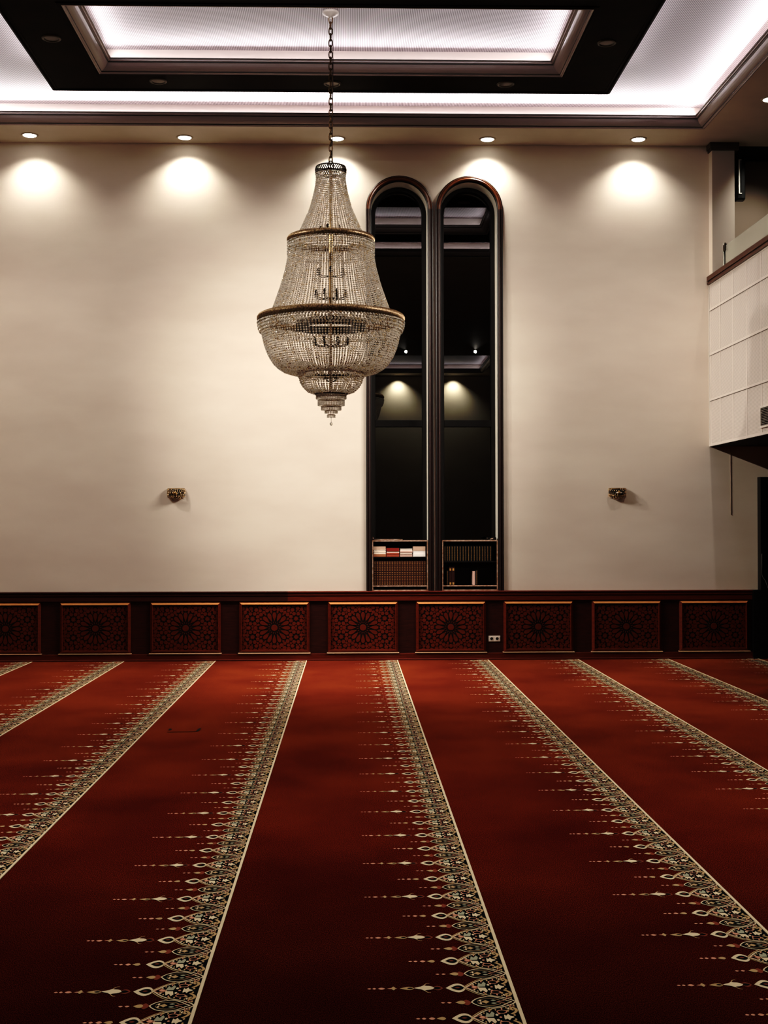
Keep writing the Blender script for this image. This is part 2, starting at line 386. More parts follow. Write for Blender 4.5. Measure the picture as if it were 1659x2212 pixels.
for k in range(k0, 12):
    x = S0 + k * SX
    if x < XL + .3 or x > XB + 2.2: continue
    for j in range(-5, nP + 1):
        yb = Y0 + j * PER
        if yb > D - .1: continue
        keep = None
        o = len(fl.v)
        vs = [(x + a, yb + b, c) for a, b, c in g.v]
        if yb + PER > D - .08:
            mp = {}
            fs = [(f, m_) for f, m_ in zip(g.f, g.m) if max(vs[i][1] for i in f) < D - .06]
        else: fs = list(zip(g.f, g.m))
        fl.v.extend(vs)
        for f, m_ in fs: fl.f.append(tuple(i + o for i in f)); fl.m.append(m_ + 1); fl.s.append(False)
    fl.box(x - .001, x + .012, Y0 - 5.4 * PER, D - .08, .0005, .0045, 1)
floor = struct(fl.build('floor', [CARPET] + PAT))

# ------------------------------------------------------------------ windows in plan
WIN = []
for (xa, xb) in ((790.5, 936), (941.5, 1086.5)):
    a = W(xa, 800)[0]; b = W(xb, 800)[0]
    WIN.append(((a + b) / 2, (b - a) / 2))
Z_SPR = W(940, 453.5)[1]
RIN = 61 * PX
# ------------------------------------------------------------------ far wall with two arched openings
wl = MB()
XEND = XR
def wq(x0, x1, z0, z1): wl.quad((x0, D, z0), (x1, D, z0), (x1, D, z1), (x0, D, z1))
RH = RIN + .02
xs = [XL, WIN[0][0] - RH, WIN[0][0] + RH, WIN[1][0] - RH, WIN[1][0] + RH, XEND]
zt = Z_TOP + .5
wq(xs[0], xs[1], 0, zt); wq(xs[2], xs[3], 0, zt)
# right of the windows: full height to the gallery side, then only below the gallery
XP1 = W(1587, 500)[0]
wq(xs[4], XP1, 0, zt)
Z_BALB = W(1533, 964.5)[1]
wq(XP1, XEND, 0, Z_BALB + .3)
for cx, r in WIN:
    wq(cx - RH, cx + RH, 0, Z_WAIN - .005)
    n = 40
    for i in range(n):
        a0 = PI - PI * i / n; a1 = PI - PI * (i + 1) / n
        p0 = (cx + RH * math.cos(a0), Z_SPR + RH * math.sin(a0)); p1 = (cx + RH * math.cos(a1), Z_SPR + RH * math.sin(a1))
        wl.quad((p0[0], D, p0[1]), (p1[0], D, p1[1]), (p1[0], D, zt), (p0[0], D, zt))
struct(wl.build('wall_back', PLASTER))
def arch_path(cx, R, zb, n=28):
    p = [(cx - R, zb), (cx - R, Z_SPR)]
    for i in range(1, n): a = PI - PI * i / n; p.append((cx + R * math.cos(a), Z_SPR + R * math.sin(a)))
    return p + [(cx + R, Z_SPR), (cx + R, zb)]
def arch_sweep(mb, cx, prof, zb, mi=0, seg=None):
    for i in range(len(prof) - 1):
        (r0, y0), (r1, y1) = prof[i], prof[i + 1]
        A = arch_path(cx, r0, zb); B = arch_path(cx, r1, zb)
        vs = [(x, D + y0, z) for x, z in A] + [(x, D + y1, z) for x, z in B]
        n = len(A); fs = [(k, k + 1, n + k + 1, n + k) for k in range(n - 1)]
        if seg is None: mb.add(vs, fs, mi, True)
        else:
            mb.add(vs, [f for k, f in enumerate(fs) if 0 < k < n - 2], seg[0], True)
            mb.add(vs, [fs[0], fs[-1]], seg[1], True)
DEP = .34
for wi, (cx, r) in enumerate(WIN):
    w = struct(empty('window_%d' % (wi + 1), (0, 0, 0)))
    cs = MB(); p = PX
    arch_sweep(cs, cx, [(r, 0), (r, -.03), (r - 2 * p, -.036)], Z_WAIN, 0)
    arch_sweep(cs, cx, [(r - 2 * p, -.036), (r - 3 * p, -.052), (r - 4.3 * p, -.052), (r - 4.5 * p, -.040)], Z_WAIN, 0, (1, 2))
    arch_sweep(cs, cx, [(r - 4.5 * p, -.040), (r - 5.5 * p, -.052), (r - 7.5 * p, -.058), (r - 9.5 * p, -.052), (r - 10.3 * p, -.036)], Z_WAIN, 0, (1, 2))
    arch_sweep(cs, cx, [(r - 10.3 * p, -.036), (RIN, -.03), (RIN, .02)], Z_WAIN, 0)
    cs.build('window_casing', [BLACKWOOD, MAHOG_ARCH, MAHOG_CASE], w)
    rv = MB(); arch_sweep(rv, cx, [(RIN, .02), (RIN, DEP)], Z_WAIN)
    rv.quad((cx - RIN, D, Z_WAIN), (cx + RIN, D, Z_WAIN), (cx + RIN, D + DEP, Z_WAIN), (cx - RIN, D + DEP, Z_WAIN)); rv.build('window_reveal', REVEAL, w)
    sa = MB(); RP = 51.5 * PX
    arch_sweep(sa, cx, [(RIN, DEP - .05), (RIN - .004, DEP - .06), (RP + .004, DEP - .06), (RP, DEP - .05), (RP, DEP + .01)], Z_WAIN); sa.build('window_sash', BLACKWOOD, w)
    zb0 = on_y(940, 922.5, D + DEP)[1]; zb1 = on_y(940, 908.5, D + DEP)[1]
    tr = MB(); tr.box(cx - RP, cx + RP, D + DEP - .06, D + DEP + .01, zb0, zb1); tr.build('transom_bar', BLACKWOOD, w)
    lo = MB(); lo.box(cx - RP - .01, cx + RP + .01, D + DEP - .002, D + DEP + .006, Z_WAIN, zb0 + .01); lo.build('glass_pane', PANE, w)
    up = MB(); pts = arch_path(cx, RP + .01, zb1 - .01)
    up.add([(x, D + DEP - .002, z) for x, z in pts], [tuple(range(len(pts)))[::-1]]); up.build('glass_pane', PANE, w)

# ------------------------------------------------------------------ other walls
o = MB(); o.quad((XL, REAR, 0), (XL, D, 0), (XL, D, Z_TOP + .5), (XL, REAR, Z_TOP + .5)); struct(o.build('wall_left', PLASTER_SIDE))
o = MB(); o.quad((XL, REAR, 0), (XL, REAR, Z_TOP + .5), (XR, REAR, Z_TOP + .5), (XR, REAR, 0)); struct(o.build('wall_rear', PLASTER))
o = MB(); o.quad((XR, REAR, 0), (XR, REAR, Z_TOP + .5), (XR, D + 1.2, Z_TOP + .5), (XR, D + 1.2, 0)); struct(o.build('wall_right', GALWALL))
# pier and the unlit gallery wall above the balcony
YP = D * .991
Z_CAP = W(1533, 602)[1]
o = MB(); xpr = on_y(1587, 450, YP)[0]; o.box(XB, xpr, YP, D + .02, Z_CAP - .03, Z_TOP + .02); o.quad((XB + .004, YP - .001, Z_CAP - .03), (xpr, YP - .001, Z_CAP - .03), (xpr, YP - .001, Z_TOP), (XB + .004, YP - .001, Z_TOP), 1); struct(o.build('wall_pier', [PLASTER, PLASTER_SIDE]))  # pier front's shade painted with a darker plaster sheet
o = MB(); o.box(XB - .03, XP1 + .01, YP - .03, D + .02, Z_TOP - .07, Z_TOP + .01)
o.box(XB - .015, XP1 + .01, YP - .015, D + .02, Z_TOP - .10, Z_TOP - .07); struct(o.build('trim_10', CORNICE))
YG = 1.042 * D
o = MB(); o.quad((XP1 - .2, YG, Z_BALB), (XR, YG, Z_BALB), (XR, YG, Z_TOP + .4), (XP1 - .2, YG, Z_TOP + .4))
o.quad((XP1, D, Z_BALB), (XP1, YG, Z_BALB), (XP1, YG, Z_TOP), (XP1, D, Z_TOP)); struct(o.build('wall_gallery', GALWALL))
# ------------------------------------------------------------------ ceiling
def rect_loop(mb, x0, x1, y0, y1, prof, z, mi=0, dark=()):
    """mitred moulding around a rectangular opening; prof = (inward, up)"""
    L = []
    for u, w_ in prof: L.append([(x0 + u, y0 + u, z + w_), (x1 - u, y0 + u, z + w_), (x1 - u, y1 - u, z + w_), (x0 + u, y1 - u, z + w_)])
    for i in range(len(L) - 1):
        for k in range(4):
            j = (k + 1) % 4
            mb.quad(L[i][k], L[i][j], L[i + 1][j], L[i + 1][k], 1 if i in dark else mi)
# outer tray opening and inner frame, from the photograph (all at soffit height)
OX1, OY1 = on_z(1521, 277.5, Z_TOP)
FX0, FY1 = on_z(118, 192.5, Z_TOP); FX1, _ = on_z(1312, 201.5, Z_TOP)
FY1 = (FY1 + _) / 2
IX0, iy = on_z(215, 159, Z_TOP); IX1, iy2 = on_z(1215, 163.5, Z_TOP); IY1 = (iy + iy2) / 2
IY0 = on_z(718, 13.5, Z_TOP)[1]
OX0 = FX0 - (OX1 - FX1) * 1.08
FY0 = IY0 - (FY1 - IY1) - .05
OY0 = FY0 - (OY1 - FY1)
Z_C = Z_TOP + .26
HLIP = .118
# second tray, behind the camera (its glow shows in the window glass)
TX0, TX1, TY0, TY1 = OX0 + .3, OX1 - .1, -.46 * D, -.20 * D
so = MB()
def sq(x0, x1, y0, y1): so.quad((x0, y0, Z_TOP), (x0, y1, Z_TOP), (x1, y1, Z_TOP), (x1, y0, Z_TOP))
sq(XL, XR, OY1, D); sq(XL, OX0, OY0, OY1); sq(OX1, XR, OY0, OY1); sq(XL, XR, TY1, OY0)
sq(XL, TX0, TY0, TY1); sq(TX1, XR, TY0, TY1); sq(XL, XR, REAR, TY0)
ceil = struct(so.build('ceiling', SOFFIT))
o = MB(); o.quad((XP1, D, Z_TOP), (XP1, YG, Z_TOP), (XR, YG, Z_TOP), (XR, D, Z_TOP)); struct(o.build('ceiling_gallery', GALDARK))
o = MB(); o.quad((OX0 - .1, OY0 - .1, Z_C), (OX0 - .1, OY1 + .1, Z_C), (OX1 + .1, OY1 + .1, Z_C), (OX1 + .1, OY0 - .1, Z_C))
o.quad((TX0 - .1, TY0 - .1, Z_C), (TX0 - .1, TY1 + .1, Z_C), (TX1 + .1, TY1 + .1, Z_C), (TX1 + .1, TY0 - .1, Z_C))
struct(o.build('ceiling_ribbed_board', RIB))
CROWN = [(0, .004), (0, -.010), (.012, -.012), (.018, -.004), (.030, .000), (.032, .010), (.044, .013), (.060, .020), (.078, .032), (.094, .048), (.106, .066), (.112, .076), (.120, .077), (.122, .088), (.138, .090), (.140, .104), (.155, .106), (.155, HLIP), (.149, HLIP), (.149, HLIP - .014), (.0, HLIP - .014)]
o = MB(); rect_loop(o, OX0, OX1, OY0, OY1, CROWN, Z_TOP, 0, (0, 4, 12, 16)); struct(o.build('trim_1', [MOULD, MOULD_LINE]))
o = MB(); rect_loop(o, IX0, IX1, IY0, IY1, CROWN, Z_TOP, 0, (0, 4, 12, 16)); struct(o.build('trim_2', [MOULD, MOULD_LINE]))
o = MB(); rect_loop(o, TX0, TX1, TY0, TY1, CROWN, Z_TOP, 0, (0, 4, 12, 16)); struct(o.build('trim_3', [MOULD, MOULD_LINE]))
o = MB()
for (x0, x1, y0, y1) in ((OX0, OX1, OY0, OY1), (IX0, IX1, IY0, IY1), (TX0, TX1, TY0, TY1)):
    fo = .004 if x0 == IX0 else -.004
    rect_loop(o, x0, x1, y0, y1, [(fo, HLIP - .016), (fo, Z_C - Z_TOP + .002)], Z_TOP)
struct(o.build('ceiling_cove_face', COVE))
# brown ring that hangs inside the outer tray
o = MB()
def fr(x0, x1, y0, y1): o.box(x0, x1, y0, y1, Z_TOP, Z_C - .001)
fr(FX0, FX1, IY1, FY1); fr(FX0, FX1, FY0, IY0); fr(FX0, IX0 - .001, IY0, IY1); fr(IX1 + .001, FX1, IY0, IY1)
struct(o.build('ceiling_brown_ring', FRAME))
o = MB()
rect_loop(o, FX0 - .03, FX1 + .03, FY0 - .03, FY1 + .03, [(0, .03), (0, .0), (.022, -.012), (.034, -.010), (.036, .0), (.07, -.004), (.075, .003)], Z_TOP)
rect_loop(o, IX0 - .05, IX1 + .05, IY0 - .05, IY1 + .05, [(0, .003), (.008, -.008), (.03, -.010), (.048, -.004), (.055, .003)], Z_TOP)
struct(o.build('trim_4', FRAME))

# ------------------------------------------------------------------ lights
def area(name, loc, direction, sx, sy, power, col=(1, 1, 1)):
    l = bpy.data.lights.new(name, 'AREA'); l.shape = 'RECTANGLE'; l.size = sx; l.size_y = sy; l.energy = power; l.color = col
    ob = bpy.data.objects.new(name, l); C.objects.link(ob); ob.location = loc
    ob.rotation_euler = Vector(direction).to_track_quat('-Z', 'Y').to_euler(); return ob
LED = (1.0, .95, .97)
def cove(x0, x1, y0, y1, wpm, sides='NSEW', tilt=.0):
    z = Z_TOP + HLIP + .0015; u = .105
    cx, cy = (x0 + x1) / 2, (y0 + y1) / 2
    for s, loc, d, ln in (('N', (cx, y1 - u, z), (0, -1, tilt), x1 - x0 - 2 * u), ('S', (cx, y0 + u, z), (0, 1, tilt), x1 - x0 - 2 * u),
                          ('E', (x1 - u, cy, z), (-1, 0, tilt), y1 - y0 - 2 * u), ('W', (x0 + u, cy, z), (1, 0, tilt), y1 - y0 - 2 * u)):
        if s not in sides: continue
        if '0' in sides: d = (-d[0], d[1], d[2])
        q = Vector(d).to_track_quat('-Z', 'Z' if False else 'Y')
        ob = area('led_strip_lamp', loc, d, ln, .008, wpm * ln, LED)
        ob2 = area('led_strip_lamp', (loc[0] - d[0] * .012, loc[1] - d[1] * .012, loc[2]), (-d[0], -d[1], -.7), ln, .008, wpm * ln * .13, LED)
        # long axis horizontal
        zz = -Vector(d).normalized(); xx = Vector((0, 0, 1)).cross(zz).normalized(); yy = zz.cross(xx)
        z3 = -Vector((-d[0], -d[1], -.7)).normalized(); x3 = Vector((0, 0, 1)).cross(z3).normalized(); y3 = z3.cross(x3); l3 = tuple(ob2.location)
        ob2.matrix_world = Matrix(((x3.x, y3.x, z3.x, l3[0]), (x3.y, y3.y, z3.y, l3[1]), (x3.z, y3.z, z3.z, l3[2]), (0, 0, 0, 1)))
        ob.matrix_world = Matrix(((xx.x, yy.x, zz.x, loc[0]), (xx.y, yy.y, zz.y, loc[1]), (xx.z, yy.z, zz.z, loc[2]), (0, 0, 0, 1)))
LEDW = 10.5; SIDE_FILL = 330
cove(OX0, OX1, OY0, OY1, LEDW)
cove(IX0, IX1, IY0, IY1, LEDW * .5)
cove(FX0 - .19, FX0 - .19 + .30, FY0 + .4, FY1 - .1, LEDW * .3, 'W0')
cove(FX1 - .11, FX1 + .19, FY0 + .4, FY1 - .1, LEDW * .16, 'E0')
cove(TX0, TX1, TY0, TY1, LEDW * .4)
def spot(loc, target, power, ang, blend=.6, col=(1, .965, .86), r=.05):  # also makes the added fill spots that have no fixture
    l = bpy.data.lights.new('downlight_or_fill_lamp', 'SPOT'); l.energy = power; l.spot_size = math.radians(ang); l.spot_blend = blend; l.color = col; l.shadow_soft_size = r
    ob = bpy.data.objects.new('downlight_or_fill_lamp', l); C.objects.link(ob); ob.location = loc
    ob.rotation_euler = (Vector(target) - Vector(loc)).to_track_quat('-Z', 'Y').to_euler(); return ob
def downlight(x, y, lit, label, group, R=.098):
    if lit: R = .108
    t = tag(empty('downlight', (x, y, Z_TOP)), label, 'ceiling light', group)
    a = MB(); a.lathe([(R * .72, .004), (R * .74, -.010), (R * .86, -.014), (R, -.006), (R * 1.02, .002)], 28)
    a.build('trim_ring', TRIMLIT if lit else TRIMRING, t)
    b = MB(); b.lathe([(.0005, -.024), (R * .35, -.022), (R * .68, -.015), (R * .86, -.006), (R * .9, .0)] if lit else [(.0005, -.006), (R * .4, -.007), (R * .73, -.003)], 28); b.build('lamp_glass', LAMP_ON if lit else LAMP_OFF, t)
    return t
names = ['first lit ceiling downlight from the left in the row above the wall', 'lit ceiling downlight above the wall, second from the left of the row',
         'lit ceiling downlight half hidden behind the chandelier chain', 'lit ceiling downlight above the right arched window',
         'lit ceiling downlight at the right end of the row, near the pier']
SPOTS = [(64, 291), (399, 296), (728, 298.5), (1053, 300), (1379, 300)]
for (px, py), nm in zip(SPOTS, names):
    x, y = on_z(px, py, Z_TOP)
    downlight(x, y, True, nm, 'lit downlights along the far wall')
    spot((x, y, Z_TOP - .02), (x, y + .10, Z_TOP - 1.0), 165, 122, .9)
x, y = on_z(1664, 213.5, Z_TOP); downlight(x, y, True, 'lit ceiling downlight cut off by the right edge, over the balcony', None)
spot((x, y, Z_TOP - .02), (x, y, 0), 85, 130, .8)
# added fill spots, no fixtures, along both long sides of the hall (soffit on the left, gallery soffit on the right)
for f_, pw_ in ((.30, 210), (.44, 300), (.56, 380)):
    spot((XB - .35, f_ * D, Z_TOP - .06), (XB - 2.5, f_ * D, 0), pw_, 88, .8, (1, .955, .86), .06)
    spot((OX0 - .3, f_ * D, Z_TOP - .06), (OX0 + 2.2, f_ * D, 0), pw_, 88, .8, (1, .955, .86), .06)
for f_ in (.68, .75, .82):
    spot((XB + .35, f_ * D, Z_TOP - .06), (-5.0, D, .2), SIDE_FILL * 2.4, 66, .95, (1, .955, .86), .06)
    spot((OX0 - .32, f_ * D, Z_TOP - .06), (5.0, D, .1), SIDE_FILL * 2.8, 66, .95, (1, .955, .86), .06)
spot((XB + .9, .95 * D, Z_TOP - .02), (XB + .6, YG, 5.2), 120, 70, .9)  # added spot without fixture, lifts the gallery wall
spot((OX0 - .25, .84 * D, Z_TOP - .06), (OX0 + 1.3, D, .9), 210, 84, .95, (1, .955, .86), .06)  # added fill for the lower left of the far wall
spot((XB - .15, .82 * D, Z_TOP - .06), (XB - 1.2, D, .9), 150, 84, .95, (1, .955, .86), .06)  # added fill for the lower right of the far wall
names = ['unlit downlight on the left arm of the dark brown ceiling ring', 'unlit downlight on the far arm of the brown ring, left of the chain',
         'unlit downlight on the brown ceiling ring right behind the chandelier chain', 'unlit downlight on the far arm of the brown ring, right of the chain',
         'unlit downlight on the right arm of the dark brown ceiling ring']
for (px, py), nm in zip([(111, 82.5), (341.5, 175), (718, 180.5), (1092, 181.5), (1310.5, 92.5)], names):
    x, y = on_z(px, py, Z_TOP); downlight(x, y, False, nm, 'unlit downlights in the brown ceiling ring')
# lamps at the back of the hall, seen only as reflections in the window glass
for i, (x, y) in enumerate(((265 * PX, -.495 * D), (570 * PX, -.495 * D))):
    spot((x, y, Z_TOP - .02), (x, y - .1, Z_TOP - 1), 330, 112, .9, (1, .97, .75))
# rear soffit lamps, reflected in the glass; aim at the far wall added as fill
for x, tx in ((265 * PX, -2.6), (593 * PX, 2.6)):
    spot((x, -.14 * D, Z_TOP - .04), (tx, D, 2.6), 150, 36, .8, (1, .94, .86), .035)

# ------------------------------------------------------------------ wainscot
def WZ(y): return W(760, y)[1]
YW = D
XWE = W(1622, 1350)[0]
XJ = W(622, 1290)[0]
def rail(name, prof, x0, x1, material):
    """horizontal moulding: prof (out from the wall, z)"""
    b = MB()
    for i in range(len(prof) - 1):
        (d0, z0), (d1, z1) = prof[i], prof[i + 1]
        b.quad((x0, D - d0, z0), (x1, D - d0, z0), (x1, D - d1, z1), (x0, D - d1, z1))
    n = len(prof)
    b.add([(x1, D - d_, z_) for d_, z_ in prof], [tuple(range(n))]); b.add([(x0, D - d_, z_) for d_, z_ in prof], [tuple(range(n))[::-1]])
    return struct(b.build(name, material))
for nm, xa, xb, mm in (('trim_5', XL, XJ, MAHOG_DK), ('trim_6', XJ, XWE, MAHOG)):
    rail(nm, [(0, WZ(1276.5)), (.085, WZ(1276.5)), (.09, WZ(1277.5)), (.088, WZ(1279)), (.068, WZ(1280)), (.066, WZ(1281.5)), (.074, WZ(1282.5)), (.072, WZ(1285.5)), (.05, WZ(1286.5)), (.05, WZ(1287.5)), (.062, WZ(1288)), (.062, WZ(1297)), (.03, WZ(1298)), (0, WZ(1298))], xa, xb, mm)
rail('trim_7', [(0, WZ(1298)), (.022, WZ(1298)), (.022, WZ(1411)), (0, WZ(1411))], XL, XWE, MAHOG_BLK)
rail('baseboard_back', [(0, WZ(1410.5)), (.07, WZ(1410.5)), (.072, WZ(1411.5)), (.068, WZ(1421.5)), (.085, WZ(1422)), (.088, WZ(1423)), (.085, 0), (0, 0)], XL, XWE, MAHOG)
# carved geometric field
PWm, PHm = 139 * PX, 96.5 * PX
def carved():
    b = MB(); b.box(-PWm / 2, PWm / 2, 0, .012, -PHm / 2, PHm / 2, 1)
    u = PX / 8.73                          # drawing unit
    placed = []
    def piece(pts):
        hw, hh = PWm / 2 - .004, PHm / 2 - .004
        q = [(max(-hw, min(hw, x)), max(-hh, min(hh, z))) for x, z in pts]
        n = len(q); cx = sum(p[0] for p in q) / n; cz = sum(p[1] for p in q) / n
        top = [(cx + (x - cx) * .95, -.007, cz + (z - cz) * .95) for x, z in q]
        bot = [(x, 0.0, z) for x, z in q]
        b.add(bot + top, [tuple(range(n, 2 * n))] + [(k, (k + 1) % n, n + (k + 1) % n, n + k) for k in range(n)], 0)
    def ngon(cx, cz, r, n, a0=0.0): piece([(cx + r * math.cos(a0 + 2 * PI * k / n), cz + r * math.sin(a0 + 2 * PI * k / n)) for k in range(n)])
    ngon(0, 0, 62 * u, 16)
    for k in range(16):
        a = 2 * PI * k / 16; ca, sa = math.cos(a), math.sin(a)
        pts = [(118, 0), (215, -35), (262, -37), (292, -17), (292, 17), (262, 37), (215, 35)]
        piece([((r * ca - t * sa) * u, (r * sa + t * ca) * u) for r, t in pts])
        a += PI / 16; ca, sa = math.cos(a), math.sin(a)
        piece([((r * ca - t * sa) * u, (r * sa + t * ca) * u) for r, t in [(88, -9), (132, 0), (88, 9)]])
        placed.append((303 * ca, 303 * sa, 8))
        piece([((r * ca - t * sa) * u, (r * sa + t * ca) * u) for r, t in [(268, 0), (305, -24), (330, -10), (330, 10), (305, 24)]])
    def free(x, z, r, gap=4): return all((x - X) ** 2 + (z - Z) ** 2 > (r + R_ + gap) ** 2 for X, Z, R_ in placed)
    def fits(x, z, r):
        return math.hypot(x, z) > 300 + r * .9 and free(x, z, r) and abs(x) < 610 and abs(z) < 422
    for sx in (1, -1):
        for sz in (1, -1):
            cx, cz = 408 * sx, 172 * sz
            st = []
            for k in range(16):
                rr = 52 if k % 2 == 0 else 34; a = 2 * PI * k / 16 + PI / 8; st.append(((cx + rr * math.cos(a)) * u, (cz + rr * math.sin(a)) * u))
            piece(st); placed.append((cx, cz, 46))
            for k in range(8):
                a = 2 * PI * k / 8 + PI / 8; x, z = cx + 105 * math.cos(a), cz + 100 * math.sin(a)
                if fits(x, z, 30): ngon(x * u, z * u, 40 * u, 6, a); placed.append((x, z, 34))
    cand = []
    for rr, n, off in ((352, 16, 0), (352, 16, .5), (420, 20, .5), (480, 24, 0)):
        for k in range(n): a = 2 * PI * (k + off) / n; cand.append((rr * math.cos(a), rr * math.sin(a)))
    rng = random.Random(3)
    for _ in range(2600): cand.append((rng.uniform(0, 606), rng.uniform(0, 420)))
    for R_ in (36, 30, 22, 14):
        for x, z in cand:
            for sx, sz in ((1, 1), (-1, 1), (1, -1), (-1, -1)):
                if fits(x * sx, z * sz, R_ * .9): ngon(x * sx * u, z * sz * u, (R_ + 6) * u, 6 if R_ > 25 else 5, math.atan2(z * sz, x * sx)); placed.append((x * sx, z * sz, R_))
    return b
xs_p = [(-62, 88), (131, 283), (327, 476), (518, 668), (709, 859), (899, 1048), (1088, 1236), (1278, 1426), (1467, 1614)]
plabels = ['carved dark wood wall panel cut off by the left edge of the photo', 'carved wood wall panel, second from the left along the wall', 'carved wood wall panel, third from the left along the wall',
           'carved wood wall panel to the left of the brightest central panel', 'brightest carved wood wall panel, directly below the chandelier', 'carved wood wall panel left of the power outlet, under the windows',
           'carved wood wall panel just right of the power outlet', 'carved wood wall panel with amber sheen along its bottom, second from right', 'darkest carved wood wall panel at the right end by the door']
z0p, z1p = WZ(1408.5), WZ(1299); zc = (WZ(1307) + WZ(1403.5)) / 2
first = None
for (xa, xb), lb in zip(xs_p, plabels):
    xa_, xb_ = W(xa, 1350)[0], W(xb, 1350)[0]; xc = (xa_ + xb_) / 2
    if first is None:
        t = empty('carved_wall_panel', (xc, D - .022, zc)); hw = 75.5 * PX
        zt_, zb_ = z1p - zc, z0p - zc
        fr_ = MB()
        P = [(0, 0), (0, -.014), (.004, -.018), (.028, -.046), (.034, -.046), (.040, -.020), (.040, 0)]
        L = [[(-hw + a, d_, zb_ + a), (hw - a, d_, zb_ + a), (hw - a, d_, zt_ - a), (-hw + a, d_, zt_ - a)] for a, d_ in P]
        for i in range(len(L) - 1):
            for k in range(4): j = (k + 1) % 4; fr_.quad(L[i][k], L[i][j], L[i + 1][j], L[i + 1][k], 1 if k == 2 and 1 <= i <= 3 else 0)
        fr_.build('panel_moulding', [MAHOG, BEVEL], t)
        c = carved(); c.build('carved_field', [MAHOG, GROOVE], t, (0, -.012, 0))
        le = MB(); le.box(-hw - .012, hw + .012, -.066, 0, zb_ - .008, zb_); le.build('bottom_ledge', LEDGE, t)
        first = t
    else:
        t = copy_tree(first); t.location = (xc, D - .022, zc)
    tag(t, lb, 'wall panel', 'carved wainscot panels')
# power outlet
x0, zz0 = W(1055, 1385.5); x1, zz1 = W(1080, 1373)
t = tag(empty('power_outlet', ((x0 + x1) / 2, D - .022, (zz0 + zz1) / 2)), 'white double power outlet on the dark wood strip below the right window', 'power outlet')
w_, h_ = (x1 - x0) / 2, (zz1 - zz0) / 2
a = MB()
for i, (e, d_) in enumerate(((0, 0),)):
    P = [(0, 0), (0, -.008), (.004, -.012)]
    L = [[(-w_ + q, dd, -h_ + q), (w_ - q, dd, -h_ + q), (w_ - q, dd, h_ - q), (-w_ + q, dd, h_ - q)] for q, dd in P]
    for i in range(2):
        for k in range(4): j = (k + 1) % 4; a.quad(L[i][k], L[i][j], L[i + 1][j], L[i + 1][k])
    a.quad(*L[2])
a.build('cover_plate', WHITE, t)
for s in (-1, 1):
    q = MB(); q.lathe([(.0255, .012), (.0255, .0145), (.020, .0150), (.0195, .0136)], 20, 0, (s * w_ * .48, 0, 0), axis='y')
    so_ = q.build('socket', WHITE, t)
    hh_ = MB(); hh_.lathe([(.0195, .0136), (.0005, .0136)], 16, 0, (s * w_ * .48, 0, .001), axis='y')
    hh_.build('socket_recess', HOLE, so_)

# ------------------------------------------------------------------ bookcases and books
def bookcase(cx, label, ymid=1205):
    t = tag(empty('bookcase', (cx, D - .012, Z_WAIN)), label, 'bookcase')
    w2 = 60.5 * PX; H = W(864, 1167)[1] - Z_WAIN; dp = .30; b_ = .016
    def board(nm, x0, x1, z0, z1, deep=dp):
        q = MB(); q.box(x0, x1, .003, deep, z0, z1, 0); q.box(x0, x1, -.001, .003, z0, z1, 1); return q.build(nm, [BOARD, EDGE], t)
    board('side_panel', -w2, -w2 + b_, b_, H - b_); board('side_panel', w2 - b_, w2, b_, H - b_)
    board('top_board', -w2, w2, H - b_, H); board('bottom_board', -w2 - .006, w2 + .006, 0, b_ * .9)
    zl = W(864, 1267)[1] - Z_WAIN; board('lower_shelf', -w2 + b_, w2 - b_, zl, zl + .014)
    zm = W(864, ymid)[1] - Z_WAIN
    q = MB(); q.box(-w2 + b_, w2 - b_, .012, dp, zm, zm + .014); q.build('middle_shelf', BOARD, t)
    q = MB(); q.box(-w2 + b_, w2 - b_, dp - .006, dp, b_, H - b_); q.build('back_panel', BOARD, t)
    return Z_WAIN + zl + .014, Z_WAIN + zm + .014, w2 - b_, Z_WAIN + H
ZL, ZM, HWB, ZTB = bookcase(WIN[0][0], 'bookcase in the left arched window, colourful books lying on its upper shelf')
ZL2, ZM2, HWB2, ZTB2 = bookcase(WIN[1][0], 'bookcase in the right arched window, mostly black volumes inside', 1215)
def lying_book(name, x0, x1, z0, z1, y0, cover, kind):
    q = MB(); d = .16; th = min(.004, (z1 - z0) * .2)
    if kind == 'pages':
        q.box(x0, x1, y0, y0 + d, z0, z0 + th, 0); q.box(x0, x1, y0, y0 + d, z1 - th, z1, 0)
        q.box(x0 + .004, x1 - .004, y0 + .003, y0 + d, z0 + th, z1 - th, 1)
    else:
        q.box(x0, x1, y0 + .004, y0 + d, z0, z0 + th, 0); q.box(x0, x1, y0 + .004, y0 + d, z1 - th, z1, 0)
        q.box(x0, x1, y0, y0 + .006, z0 + .0005, z1 - .0005, 0); q.box(x0 + .004, x1 - .004, y0 + .006, y0 + d - .004, z0 + th, z1 - th, 1)
    return q.build(name, [cover, BK['page']])
